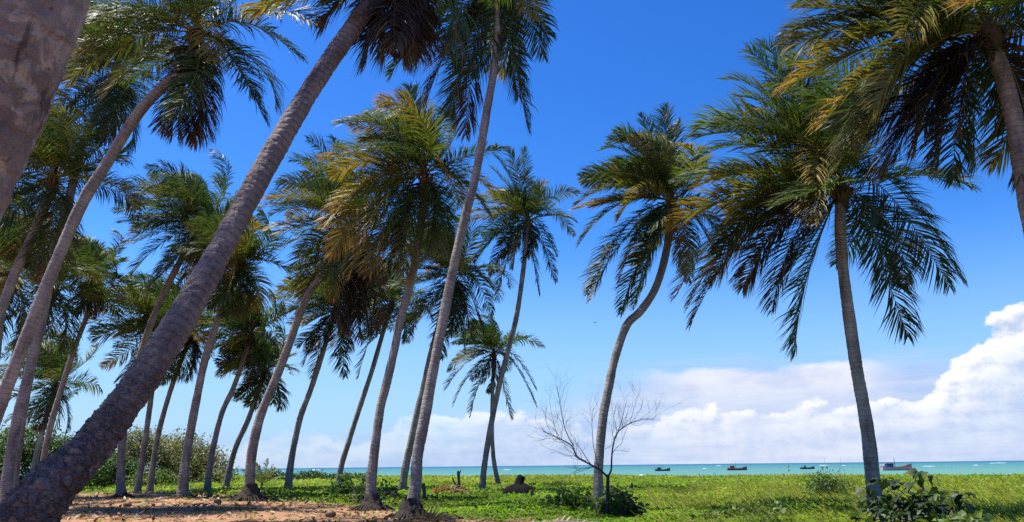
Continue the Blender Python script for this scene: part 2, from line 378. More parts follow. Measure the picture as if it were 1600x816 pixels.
def frond(geo, pts, rng, width=.05, leaf=.95, pairs=70, col=GREEN, tip=None, limp=.5, windy=.6, off=0.0, dorsal=None, rachis=.026):
    """one pinnate leaf: a tapered midrib along pts with two rows of bending leaflets"""
    P = catmull(pts, .22); n = len(P); T = nrm(np.gradient(P, axis=0))
    cum = np.concatenate([[0], np.cumsum(np.linalg.norm(np.diff(P, axis=0), axis=1))]); tt = cum/cum[-1]
    d0 = np.array([0, 0, 1.0]) if dorsal is None else dorsal
    B0 = d0 - T[0]*np.dot(d0, T[0])
    if np.linalg.norm(B0) < .25: B0 = np.array([.3, -1, .2]) - T[0]*np.dot(np.array([.3, -1, .2]), T[0])
    B = np.zeros_like(P); B[0] = nrm(B0)
    for i in range(1, n): B[i] = nrm(B[i-1] - T[i]*np.dot(B[i-1], T[i]))
    tw = rng.normal(0, .35) + np.linspace(0, rng.normal(0, .7), n)
    S = np.cross(T, B); B, S = B*np.cos(tw)[:, None] + S*np.sin(tw)[:, None], S*np.cos(tw)[:, None] - B*np.sin(tw)[:, None]
    rc = np.array([.20, .19, .05])*.6 + col*.8
    tube(geo, P, rachis*(1 - .86*tt), 4, c=rc, cap=False)
    t = np.repeat(np.linspace(.13, .995, pairs), 2) + rng.normal(0, .004, pairs*2)
    side = np.tile([1.0, -1.0], pairs)
    keep = rng.random(len(t)) > .05 + .12*(wob(t*40, side*3, 1.0, int(rng.integers(999))) > .62)
    t = np.clip(t[keep], 0, 1); side = side[keep]; m = len(t)
    ip = lambda A: np.stack([np.interp(t, tt, A[:, k]) for k in range(3)], -1)
    p, T_, B_, S_ = ip(P), nrm(ip(T)), nrm(ip(B)), nrm(ip(S))
    q1, q2 = rng.uniform(0, 6.28, 2); clump = np.sin(t*34 + q1 + side) + .7*np.sin(t*71 + q2 - 2*side)
    phi = np.radians(20 + 42*t + 6.5*clump + rng.normal(0, 4.5, m))
    d = nrm(S_*(side*np.cos(phi))[:, None] + T_*np.sin(phi)[:, None] + B_*(.30 + rng.normal(0, .11, m))[:, None])
    ln = leaf*(.42 + .58*np.sin(np.pi*np.clip(t*.86 + .12, 0, 1))**.8)*(1 - .55*np.clip(t-.85, 0, 1)/.15*.9)*rng.uniform(.82, 1.08, m)
    nrmv = nrm(B_ + rng.normal(0, .36, (m, 3)))
    V = np.zeros((m, 7, 3)); cur = p.copy(); seg = [.30, .36, .34]; wd = [.5, 1.0, .66]
    G = np.array([0, 0, -1.0])
    lm = limp*np.clip(1 + .32*np.sin(t*23 + q2 + side*2) + rng.normal(0, .15, m), .3, 2)[:, None]; wy = windy*rng.uniform(.85, 1.15, m)[:, None]
    for k in range(3):
        wv = nrm(np.cross(d, nrmv)); w = (wd[k]*width*.5*rng.uniform(.8, 1.15, m))[:, None]
        V[:, 2*k] = cur - wv*w; V[:, 2*k+1] = cur + wv*w
        cur = cur + d*(ln*seg[k])[:, None]
        d = nrm(d + G*lm*(.45 + .35*k) + WIND*wy*(.30 + .25*k))
    V[:, 6] = cur
    b = np.arange(m)[:, None]*7
    f4 = np.concatenate([b + np.array([[0, 1, 3, 2]]), b + np.array([[2, 3, 5, 4]])]); f3 = b + np.array([[4, 5, 6]])
    c = np.repeat((col*rng.uniform(.75, 1.25, (m, 1)))[:, None], 7, 1)
    if tip is not None:
        fr = np.clip((t - off)/(1.02 - off), 0, 1)[:, None, None]*np.array([.5, .5, .8, .8, 1.1, 1.1, 1.25])[None, :, None]
        c = c*(1-np.clip(fr, 0, 1)) + tip*np.clip(fr, 0, 1)*rng.uniform(.8, 1.2, (m, 1, 1))
    dry = (rng.random(m) < .04)[:, None, None]
    c = np.where(dry, BROWN*1.2, c)
    geo.add(V.reshape(-1, 3), f4=f4, f3=f3, c=c.reshape(-1, 3))

def grow(c, az, el, L, rng, droop, windy):
    """midrib that leaves the crown at az/el and bends with its weight and the wind"""
    d = np.array([math.cos(el)*math.cos(az), math.cos(el)*math.sin(az), math.sin(el)])
    n = 12; P = [c + d*.0]; ds = L/n
    for i in range(n):
        s = (i+.5)/n
        d = d + np.array([0, 0, -1])*droop*ds*(.25 + s) + WIND*windy*ds*(.15 + s*1.1); d /= np.linalg.norm(d)
        P.append(P[-1] + d*ds)
    return np.array(P)

STYLES = {  # colour, tip colour, where the tip colour starts, limpness of the leaflets
    'g': (GREEN, None, 0, .45), 'd': (DEEP, None, 0, .6), 'l': (LIME, None, 0, .4), 'o': (GREEN*1.2, ORANGE, .45, .5), 'y': (LIME*1.2, GOLD, .25, .45),
    'O': (LIME, ORANGE*.95, .35, .5), 'Y': (GOLD*.8, GOLD, .1, .5), 'b': (BROWN, GREY, .5, .9), 'k': (DARK, BROWN*.7, .75, 1.0), 'm': (GREEN, np.array([.15, .125, .05]), .45, .7)}

def palm(label, path, depth, width, crown=None, fixed=(), n=26, L=4.2, seed=1, windy=.66, pairs=60, leafw=.05, roots=0.0, leaf=1.16, fine=False,
         tint=(.98, .985, .98), skirt=.13, bark=None, relief=1.0, nuts=0):
    """path: photo pixels from the ground to the crown; depth: metres ahead at foot and crown; width: trunk width in metres at foot and crown"""
    rng = np.random.default_rng(seed)
    k = len(path); ds = np.linspace(depth[0], depth[1], k) if len(depth) == 2 else depth
    Pw = np.array([pix(px, py, dd) for (px, py), dd in zip(path, ds)])
    base = Pw[0].copy(); base[2] = float(ground_z(np.array(base[0]), np.array(base[1])))
    Pw[0][2] = base[2] - .25
    root = thing('coconut_palm', base, label, 'palm tree', 'coconut palms along the beach')
    # trunk
    step = .018 if fine else .045
    C = catmull(Pw, step); s = np.concatenate([[0], np.cumsum(np.linalg.norm(np.diff(C, axis=0), axis=1))]); tot = s[-1]
    if len(width) == 2: r = .5*(width[0] + (width[1]-width[0])*np.clip(s/tot, 0, 1)**.7)
    else:
        kk = np.concatenate([[0], np.cumsum(np.linalg.norm(np.diff(Pw, axis=0), axis=1))]); r = .5*np.interp(s, kk/kk[-1]*tot, width)
    r = r*(1 + (.75 if not fine else .12)*np.exp(-s/.45))
    per = .12 + .035*np.sin(s*1.7+seed) + .025*np.sin(s*4.1+seed*3); ph = np.cumsum(np.gradient(s)/per); saw = ph % 1.0; kr = .009*relief if fine else .03
    r = r*(1 + kr*(1 - saw)**2) * (1 + .03*np.sin(s*2.1 + seed) + .018*np.sin(s*7.3 + seed*2)) + rng.normal(0, .0022, len(s))
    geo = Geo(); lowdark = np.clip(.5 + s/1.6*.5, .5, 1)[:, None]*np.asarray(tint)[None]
    if fine:
        # a close trunk: scales and knobs as relief
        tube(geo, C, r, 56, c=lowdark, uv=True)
        V = geo.v[0].reshape(len(s), 57, 3)
        th = np.linspace(0, 2*np.pi, 57)[None]; ss = s[:, None]
        amp = (.0035 + .017*np.exp(-ss/2.0))*relief
        nz = np.sin(ss*23 + 3*np.sin(th*2+ss))*np.sin(th*7 + 2*np.sin(ss*9)) + .8*np.sin(ss*61 + th*3 + 2*np.sin(th*4))*np.sin(th*13+ss*17) + .6*np.sin(ss*120+th*9)*np.sin(th*23-ss*40)
        nz = nz + rng.normal(0, .22, (len(s), 57)); nz[:, -1] = nz[:, 0]
        ctr = C[:, None]; out = nrm(V - ctr)
        geo.v[0] = (V + out*(nz*amp)[..., None]).reshape(-1, 3)
    else:
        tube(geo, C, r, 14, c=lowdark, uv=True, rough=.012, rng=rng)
    geo.obj('trunk', bark or M_BARK, root, origin=base)
    if roots > 0:
        gr = Geo(); R = roots; nn = 28; mm = 11
        a = np.linspace(0, 2*np.pi, nn, endpoint=False)[None]; h = np.linspace(0, 1, mm)[:, None]
        lob = 1 + .16*np.sin(3*a+seed) + .11*np.sin(7*a+seed*2+h*4) + rng.normal(0, .13, (mm, nn))
        rad = R*(.34 + .74*(1-h)**1.7)*(1 + (lob-1)*(1-h*.6))
        V = np.stack([base[0]+rad*np.cos(a), base[1]+rad*np.sin(a), base[2] - .08 + h*R*1.05 + 0*a + rng.normal(0, .02*R, (mm, nn))], -1)
        i = np.arange(mm-1)[:, None]; j = np.arange(nn)[None]
        gr.add(V.reshape(-1, 3), f4=np.stack([i*nn+j, i*nn+(j+1) % nn, (i+1)*nn+(j+1) % nn, (i+1)*nn+j], -1).reshape(-1, 4), c=(.062, .05, .045))
        for e in range(26):
            aa = rng.uniform(0, 6.28); p0 = base + np.array([math.cos(aa), math.sin(aa), .1])*R*.8; p1 = p0 + np.array([math.cos(aa), math.sin(aa), 0])*R*rng.uniform(.3, .8); p1[2] = base[2] - .03
            tube(gr, [p0 + [0, 0, .1], .5*(p0+p1) + [0, 0, .04], p1], [.03, .024, .012], 5, c=(.07, .055, .045))
        gr.obj('roots', M_ROOT, root, origin=base)
    # crown: the bundle of leaf bases, with every frond below it
    c0 = C[-1]; axis = nrm(C[-1]-C[-8]); axis = nrm(axis + np.array([-.1, 0, .5]))
    gc = Geo()
    tube(gc, [c0 - axis*.5, c0 - axis*.2, c0 + axis*.1, c0 + axis*.45, c0 + axis*.8], [r[-1]*.95, r[-1]*1.25, r[-1]*1.3, r[-1]*.8, r[-1]*.15], 9, c=(.075, .055, .035), rough=.1, rng=rng)
    for e in range(14):
        aa = rng.uniform(0, 6.28); o = np.array([math.cos(aa), math.sin(aa), 0])
        tube(gc, [c0 + o*r[-1]*.8 - axis*.2, c0 + o*(r[-1]*1.5+.1) + axis*.15, c0 + o*(r[-1]*1.7+.3) + axis*.3 - [0, 0, rng.uniform(0, .5)]], [.04, .035, .012], 4, c=(.13, .09, .045))
    crown = gc.obj('crown', M_FIBRE, root, origin=base)
    c1 = c0 + axis*.25
    for sp in fixed:
        tx, ty, bul, dz, st = sp[:5]
        p2 = pix(tx, ty, depth[-1] + dz); ctr = .5*(c1+p2); Ls = np.linalg.norm(p2-c1)
        up = np.array([0, 0, 1.0]); ctr = ctr + up*bul*Ls*1.6
        u = np.linspace(0, 1, 9)[:, None]; pts = (1-u)**2*c1 + 2*u*(1-u)*ctr + u*u*p2
        pts = pts + (u*u*(1-u))*WIND*Ls*.15
        col, tip, off, lm = STYLES[st]
        gf = Geo(); frond(gf, pts, rng, leafw, leaf*min(1.1, .55+.45*Ls/3.6), max(18, int(pairs*min(1.2, .35 + .65*Ls/4))), col*rng.uniform(.85, 1.15), tip, lm*.85, windy*.55, off)
        gf.obj('frond', M_LEAF, crown, origin=base, smooth=False)
    n = int(n*1.4) + 2 if len(fixed) < 8 else int(n*1.25) + 2; L = L*1.08
    for i in range(n):
        a = (i+.5)/n; az = i*2.39996 + rng.normal(0, .25)
        el = math.radians(86 - 112*a**1.05 + rng.normal(0, 7))
        if a > 1-skirt: el = math.radians(-38 - 40*rng.random())
        Lf = L*(.80 + .25*math.sin(math.pi*min(1, a*1.1+.12)))*rng.uniform(.86, 1.08)
        st = 'g'
        u = rng.random()
        if a > 1-skirt*.75: st = 'k' if u < .5 else ('d' if u < .8 else 'm')
        elif a > .42: st = 'o' if u < .07 else 'O' if u < .10 else 'y' if u < .22 else 'm' if u < .28 else 'g' if u < .6 else 'd'
        elif u < .25: st = 'l'
        elif u < .4: st = 'y'
        col, tip, off, lm = STYLES[st]
        droop = .16 + .17*a; w = windy*(1.95 - 1.15*a)*(1.0 if math.cos(az) < 0 else .8)*rng.uniform(.7, 1.2)
        pts = grow(c1, az, el, Lf, rng, droop*4.2/L, w*4.2/L)
        gf = Geo(); frond(gf, pts, rng, leafw, leaf, pairs, col*rng.uniform(.8, 1.2), tip, lm*.9, windy*.6, off)
        gf.obj('frond', M_LEAF, crown, origin=base, smooth=False)
    for e in range(nuts):
        aa = rng.uniform(3.3, 6.2); p = c0 + np.array([math.cos(aa), math.sin(aa), 0])*(r[-1]+.16) + [0, 0, rng.uniform(-.28, .05)]
        gn = Geo(); ico(gn, p, (.11, .11, .14), (.14, .13, .04) if e % 2 else (.2, .13, .05)); gn.obj('coconut', M_HUSK, crown, origin=base)
    return root

def ico(geo, ctr, r, c, nu=12, nv=8):
    a = np.linspace(0, 2*np.pi, nu, endpoint=False)[None]; h = np.linspace(-np.pi/2, np.pi/2, nv)[:, None]
    V = np.stack([ctr[0]+r[0]*np.cos(h)*np.cos(a), ctr[1]+r[1]*np.cos(h)*np.sin(a), ctr[2]+r[2]*np.sin(h)+0*a], -1)
    i = np.arange(nv-1)[:, None]; j = np.arange(nu)[None]
    geo.add(V.reshape(-1, 3), f4=np.stack([i*nu+j, i*nu+(j+1) % nu, (i+1)*nu+(j+1) % nu, (i+1)*nu+j], -1).reshape(-1, 4), c=c)

NEAR = dict(pairs=92, leafw=.038)
MID = dict(pairs=72, leafw=.045)
FAR = dict(pairs=54, leafw=.056)

# the trunk that fills the top left corner, closest to the camera
palm('closest palm, its thick mottled grey trunk filling the upper left corner', [(-510, 1310), (-318, 830), (-125, 390), (-10, 150), (67, -30), (160, -320), (260, -760), (380, -1300), (470, -1900)],
     [2.75, 2.72, 2.7, 2.68, 2.66, 2.7, 2.8, 3.0, 3.3], [.46, .40, .37, .355, .35, .345, .33, .31, .29], n=20, L=4.2, seed=3, fine=True, tint=(.80, .80, .83), pairs=50, bark=M_BARK_CLOSE, relief=.5)
palm('unseen palm added beyond the left edge to shade the big leaning trunk', [(-760, 900), (-700, 650), (-560, 200), (-380, -250), (-180, -680)], [9.2, 9.4, 10.0, 10.8, 11.5], (.42, .30), n=24, L=4.4, seed=91, pairs=60)  # added out of view so its crown keeps the big leaning trunk in shade
# the big leaning trunk
palm('big palm leaning hard right, dark rough trunk crossing the left of the picture', [(-45, 897), (55, 790), (145, 695), (250, 552), (335, 408), (412, 265), (492, 130), (580, 2), (622, -62)],
     [8.7, 8.8, 9.3, 10.0, 10.8, 11.5, 12.2, 13.0, 13.3], [.66, .535, .43, .385, .35, .335, .32, .305, .295],
     fixed=[(505, 38, .12, -.5, 'k'), (530, 10, .2, -1, 'd'), (572, 100, .15, .3, 'k'), (600, 92, .10, -.4, 'k'), (632, 100, .08, .3, 'k'), (655, 92, .08, -.3, 'k'), (618, 75, .06, -.8, 'k'),
            (645, 60, .06, .5, 'k'), (665, 60, .12, 0, 'k'), (590, 60, .1, .6, 'k'), (610, 85, .1, .2, 'k'), (640, 85, .05, .1, 'k'), (560, 40, .1, -.2, 'd'),
            (500, -260, .3, 0, 'g'), (380, -150, .25, 1, 'g'), (700, -250, .2, -1, 'g'), (760, -120, .25, 0, 'o'), (620, -330, .1, 1, 'g'), (430, -60, .25, -1, 'y')],
     n=10, L=3.6, seed=5, fine=True, tint=(.74, .68, .70), relief=1.7, skirt=.0, bark=M_BARK_ROUGH, **NEAR)
palm('palm with S curved trunk at left, golden frond beside its crown', [(-62, 812), (-38, 745), (-3, 640), (52, 500), (92, 400), (129, 317), (165, 258), (214, 180), (256, 134), (288, 104), (304, 62)],
     (20, 21), (.35, .28), roots=0, n=15, L=4.2, seed=8,
     fixed=[(278, 218, -.02, -.4, 'k'), (300, 222, .0, .2, 'k'), (255, 205, .02, .3, 'k'), (318, 208, .02, -.2, 'k'), (268, 212, 0, -.6, 'k'), (415, 190, .25, .5, 'd'), (470, 92, .28, 0, 'd'), (400, 150, .2, -.5, 'd'),
            (330, 95, .5, -.9, 'Y'), (165, 150, .12, -.5, 'y'), (105, 130, .18, .3, 'm'), (145, 60, .22, .3, 'l'), (330, 215, .05, .4, 'k')], skirt=.1, **NEAR)
palm('tall slim palm just behind the S curved one, crown touching its left side', [(14, 785), (12, 748), (23, 674), (39, 608), (58, 531), (72, 468), (87, 388), (106, 321), (122, 250), (135, 212), (156, 166), (180, 118)],
     (28, 29), (.39, .28), roots=.45, n=26, L=4.4, seed=12, skirt=.18, **NEAR)
palm('palm at the left edge with brown drooping fronds, behind the two slanting trunks', [(-70, 790), (-55, 700), (-30, 570), (0, 490), (20, 436), (42, 386), (62, 342), (82, 290)], (27, 28), (.40, .29), n=30, L=4.6, seed=15, skirt=.18, **MID)
palm('thin slanting palm at left whose small ragged crown stands before open sky', [(60, 768), (66, 732), (78, 670), (102, 588), (120, 535), (136, 492), (149, 436)], (43, 43), (.36, .24), n=24, L=3.0, seed=18, skirt=.18, leaf=.8, **FAR)
palm('short far palm low in the left thicket behind the thin slanting palm', [(44, 768), (52, 735), (62, 690), (74, 645), (86, 604)], (54, 54), (.42, .3), n=29, L=4.3, seed=21, skirt=.18, **FAR)
palm('dark palm at the extreme left edge, only half its crown in view', [(-30, 785), (-14, 640), (-2, 520), (10, 430)], (34, 34), (.4, .3), n=29, L=4.6, seed=24, skirt=.2, **MID)
palm('far dark palm at left, its trunk hidden behind the S curved palm', [(20, 770), (36, 650), (58, 540), (85, 455)], (40, 40), (.4, .3), n=28, L=4.5, seed=26, skirt=.2, **FAR)
palm('far palm with windswept crown just left of the big leaning trunk', [(215, 764), (218, 745), (225, 700), (236, 622), (244, 560), (248, 520)], (46, 46), (.36, .26), n=30, L=4.5, seed=29, **FAR)
palm('far thin palm by the brown bushes, crown touching the leaning trunk from the right', [(234, 762), (238, 735), (247, 680), (264, 618), (280, 572), (298, 525)], (48, 48), (.36, .26), n=27, L=3.9, seed=31, skirt=.18, **FAR)
palm('palm whose foot shows under the leaning trunk and crown above it', [(191, 772), (189, 735), (194, 667), (212, 580), (242, 490), (278, 415), (312, 358)], (40, 40), (.42, .3), roots=.45, n=28, L=4.2, seed=34,
     fixed=[(195, 322, .12, 0, 'd'), (192, 385, .2, -1, 'm'), (255, 290, .3, .5, 'd'), (300, 285, .35, 0, 'd'), (205, 430, .15, 0, 'd'), (228, 460, .1, -.5, 'm')], skirt=.12, **MID)
palm('palm with bright yellow fronds just right of the leaning trunk', [(286, 770), (289, 730), (299, 667), (312, 600), (321, 560), (333, 522), (350, 475), (376, 420)], (38, 38), (.46, .30), roots=.48, n=25, L=3.3, seed=37,
     fixed=[(318, 465, .35, -1, 'Y'), (355, 462, .45, -1.2, 'Y'), (402, 350, .2, -.5, 'Y'), (395, 340, .12, .3, 'y'), (452, 424, .2, 0, 'g')], skirt=.25, **MID)
palm('slender far palm bending right between the yellow fronded palm and the next', [(324, 762), (327, 735), (333, 700), (347, 645), (366, 603), (392, 528)], (46, 46), (.36, .26), n=24, L=3.3, seed=40, fixed=[(405, 468, .3, -1, 'Y'), (380, 475, .3, -1, 'y')], **FAR)
palm('small far palm with blue dark low crown, left of the root mounded trunk', [(352, 760), (358, 735), (370, 695), (389, 653), (413, 582)], (50, 50), (.38, .28), n=26, L=3.1, seed=43, skirt=.2, **FAR)
palm('palm with round root mound and trunk sweeping right under a wide brown skirted crown', [(391, 778), (391, 735), (396, 694), (408, 647), (427, 601), (450, 543), (468, 492), (485, 455), (505, 430), (524, 406), (548, 362)],
     (34, 34), (.44, .30), roots=.72, n=20, L=4.0, seed=46,
     fixed=[(425, 335, .2, 0, 'd'), (424, 312, .22, .5, 'd'), (435, 285, .2, -.5, 'd'), (455, 250, .25, 0, 'd'), (480, 218, .25, .5, 'd'), (520, 215, .25, 1, 'd'), (460, 450, .15, -.5, 'm'), (470, 470, .12, .2, 'b'), (458, 420, .2, .3, 'm'),
            (545, 520, .02, 0, 'k'), (565, 535, .02, .4, 'k'), (530, 520, .02, -.4, 'k'), (580, 525, .05, .2, 'k'), (600, 500, .08, 0, 'k'), (520, 470, .25, -1.2, 'o'), (560, 500, .05, .8, 'k'), (590, 520, .05, .6, 'k')], skirt=.15, **MID)
palm('far palm with dense low crown behind the root mounded palm', [(450, 763), (453, 735), (459, 698), (470, 650), (484, 613), (500, 565), (523, 490)], (47, 47), (.40, .28), n=26, L=3.6, seed=49,
     fixed=[(445, 540, .2, -1, 'Y'), (430, 500, .15, 0, 'o'), (490, 590, .05, 0, 'd'), (540, 588, .05, 0, 'd'), (475, 570, .1, -.5, 'd')], **FAR)
palm('far palm standing by the shore at centre left, straight slanting trunk', [(528, 752), (533, 730), (545, 690), (561, 640), (581, 580), (597, 525), (612, 478)], (52, 52), (.38, .28), n=26, L=3.9, seed=52, fixed=[(560, 590, .15, 0, 'd'), (520, 540, .25, -1, 'o')], **FAR)
palm('tall palm at centre with tousled plume crown of gold and green fronds', [(581, 797), (580, 760), (584, 715), (594, 640), (604, 600), (616, 548), (627, 494), (640, 449), (652, 392), (660, 330), (664, 280)],
     (27, 27.5), (.33, .25), roots=.58, n=16, L=3.7, seed=55,
     fixed=[(600, 150, .12, .3, 'g'), (570, 185, .2, 0, 'g'), (640, 135, .15, .5, 'd'), (625, 142, .2, -.3, 'g'), (690, 190, .0, .5, 'd'), (565, 220, .2, -.6, 'm'), (520, 275, .2, 0, 'Y'), (525, 330, .25, -.6, 'O'), (505, 355, .22, -.8, 'Y'),
            (515, 400, .18, -.6, 'O'), (560, 385, .2, -1.3, 'O'), (575, 430, .2, -1, 'o'), (770, 300, .3, .3, 'y'), (765, 335, .28, -.4, 'm'), (722, 325, .45, -1, 'Y'), (690, 400, .1, -.6, 'm'), (630, 440, .1, -.8, 'o'), (620, 420, .1, 0, 'd'), (600, 440, .1, -.6, 'k'),
            (705, 390, .2, .6, 'd'), (545, 430, .15, .4, 'k'), (720, 420, .1, .2, 'm')], skirt=.2, **NEAR)
palm('tallest central palm, crown cut by the top edge, knobbly root foot on bare earth', [(640, 812), (646, 785), (650, 752), (652, 715), (659, 677), (666, 640), (672, 605), (683, 548), (696, 481), (710, 411), (728, 334), (742, 280), (753, 221), (761, 172), (770, 121), (777, 67), (777, 27), (775, -15)],
     (21.5, 22.5), (.32, .225), roots=.58, n=14, L=3.8, seed=58,
     fixed=[(610, 118, .2, -.6, 'd'), (640, 95, .25, .3, 'd'), (665, 165, .12, 0, 'k'), (705, 180, .12, -.5, 'd'), (727, 212, .08, .2, 'k'), (825, 203, .28, 0, 'd'), (858, 62, .45, .4, 'd'), (850, 90, .5, .8, 'd'), (690, 60, .1, -.8, 'd'), (670, 60, .2, -1, 'd'), (835, 30, .4, -.8, 'Y'),
            (720, 160, .1, .6, 'd'), (810, 150, .3, .4, 'd')], skirt=.15, **NEAR)
palm('palm behind the two central trunks, dark drooping fronds at its right', [(626, 771), (632, 740), (640, 700), (652, 645), (662, 605), (672, 560), (688, 500), (706, 436)], (42, 42), (.40, .30), roots=.45, n=26, L=4.0, seed=61,
     fixed=[(770, 490, .4, -.5, 'd'), (755, 520, .35, 0, 'd'), (740, 530, .25, .3, 'd'), (690, 560, .1, -.5, 'd'), (725, 545, .2, -.3, 'd'), (640, 520, .2, 0, 'd'), (770, 450, .3, -1, 'm')], **MID)
palm('tall wavy palm at centre, its crown alone against blue sky', [(752, 774), (757, 727), (765, 677), (772, 640), (783, 590), (796, 540), (806, 500), (812, 465), (819, 410), (825, 350)], (42, 42), (.32, .25), n=14, L=3.1, seed=64,
     fixed=[(770, 240, .2, .3, 'g'), (795, 232, .2, 0, 'g'), (820, 230, .25, .4, 'g'), (765, 260, .15, -.6, 'l'), (740, 375, .22, 0, 'l'), (742, 410, .2, -.6, 'g'), (770, 345, .3, -1, 'Y'), (897, 368, .5, -.3, 'y'), (905, 300, .2, .3, 'm'), (855, 285, .3, .4, 'Y'),
            (842, 460, .2, -.4, 'd'), (868, 440, .32, .2, 'd'), (870, 400, .35, .6, 'd'), (778, 455, .1, -.3, 'm'), (800, 420, .1, -.8, 'b'), (765, 430, .15, .5, 'k'), (752, 395, .15, .3, 'l')], skirt=.2, leaf=.85, **MID)
palm('small far palm behind the wavy one, whole round crown low against the clouds', [(781, 766), (776, 745), (771, 715), (769, 680), (769, 640), (770, 600), (772, 556)], (54, 54), (.32, .24), n=16, L=3.2, seed=67,
     fixed=[(700, 580, .2, 0, 'm'), (695, 610, .2, -1, 'd'), (708, 635, .15, 0, 'm'), (850, 542, .25, 0, 'm'), (838, 610, .35, 0, 'd'), (838, 635, .3, .5, 'd'), (800, 655, .15, 0, 'd'), (735, 650, .1, 0, 'd'), (770, 490, .1, 0, 'g'), (730, 520, .25, 0, 'g')], leaf=.85, **FAR)
palm('palm with trunk bowed sharply right above the bare shrub, full green crown', [(938, 795), (935, 760), (935, 736), (938, 695), (943, 648), (951, 607), (961, 560), (979, 509), (1001, 486), (1022, 455), (1036, 415), (1045, 370), (1050, 325)], (24.5, 25), (.29, .24), n=12, L=3.0, seed=70,
     fixed=[(938, 235, .3, 0, 'g'), (950, 225, .35, .4, 'g'), (960, 205, .3, -.3, 'g'), (1000, 180, .22, 0, 'g'), (1040, 165, .15, .4, 'd'), (1060, 190, .1, .8, 'd'), (1082, 260, .1, .5, 'Y'), (910, 285, .2, .4, 'm'), (900, 320, .22, -.5, 'y'), (903, 385, .25, -.2, 'm'),
            (918, 460, .22, .3, 'd'), (922, 470, .15, -.3, 'm'), (965, 345, .3, -1.1, 'Y'), (968, 440, .15, -.8, 'o'), (970, 490, .05, .3, 'd'), (990, 480, .02, .6, 'd'), (1075, 440, .1, -.4, 'b'), (1120, 400, .3, .4, 'd'), (1130, 370, .3, 0, 'd'), (1005, 450, .05, -.6, 'm'),
            (980, 260, .35, -.6, 'g'), (1010, 245, .35, -.4, 'y')], skirt=.15, leaf=.85, **NEAR)
palm('palm standing alone at right, dark straight trunk behind the broad leaved bush', [(1369, 812), (1367, 780), (1362, 732), (1358, 692), (1351, 645), (1338, 573), (1326, 490), (1317, 418), (1313, 360), (1314, 305)], (20, 20.5), (.35, .28), n=14, L=4.0, seed=73,
     fixed=[(1083, 202, .30, .3, 'l'), (1090, 250, .25, -.4, 'g'), (1086, 293, .14, .3, 'O'), (1044, 355, .10, -.6, 'O'), (1056, 462, .2, -.2, 'm'), (1080, 505, .18, .4, 'k'), (1075, 480, .22, .8, 'm'), (1207, 485, .2, -.2, 'k'), (1242, 553, .08, .2, 'd'), (1419, 527, .35, -.2, 'd'),
            (1484, 448, .42, .3, 'd'), (1504, 440, .45, .9, 'd'), (1495, 292, .18, .6, 'd'), (1168, 78, .22, .6, 'l'), (1192, 66, .22, 1.0, 'g'), (1134, 125, .25, .8, 'l'), (1150, 150, .25, -.5, 'l'), (1280, 60, .1, 1.2, 'g'), (1370, 85, .05, 1, 'g'), (1430, 130, .1, .8, 'g'),
            (1272, 288, .6, -1.6, 'Y'), (1272, 350, .35, -1.8, 'O'), (1110, 440, .2, .4, 'b'), (1160, 450, .15, 0, 'k'), (1230, 440, .1, .5, 'k'), (1140, 340, .2, -.8, 'y'), (1200, 130, .2, 0, 'l'), (1245, 110, .2, .4, 'g'),
            (1120, 395, .2, .2, 'd'), (1180, 410, .15, .6, 'd'), (1160, 215, .2, .6, 'g'), (1400, 440, .3, .8, 'd')], skirt=.1, **NEAR)
palm('palm in the top right corner, pale trunk leaving by the right edge', [(1705, 838), (1690, 740), (1668, 620), (1640, 480), (1612, 340), (1592, 226), (1580, 165), (1564, 110), (1548, 62)], (13.6, 13.8), (.42, .31), n=14, L=3.7, seed=76,
     fixed=[(1228, 138, .10, .2, 'O'), (1285, 195, .12, -.4, 'O'), (1225, 75, .1, .6, 'm'), (1245, 12, .05, .2, 'm'), (1370, 165, .2, -1.0, 'm'), (1310, 258, .18, .2, 'm'), (1345, 230, .2, -.3, 'm'), (1400, 250, .12, .2, 'k'), (1430, 235, .12, -.4, 'k'), (1465, 262, .1, .2, 'k'),
            (1490, 280, .08, -.2, 'd'), (1525, 260, .08, .3, 'd'), (1590, 215, .15, .4, 'd'), (1640, 60, .3, -.6, 'm'), (1680, 130, .3, 0, 'd'), (1410, 60, .3, -1.3, 'y'), (1380, 275, .1, .5, 'k'), (1445, 200, .15, .7, 'k'), (1330, 60, .25, .5, 'g'), (1500, 210, .12, -.7, 'k'),
            (1300, -40, .15, 0, 'g'), (1450, -160, .15, .4, 'g'), (1560, -200, .1, 0, 'g'), (1680, -60, .3, .2, 'g')], skirt=.15, **NEAR)

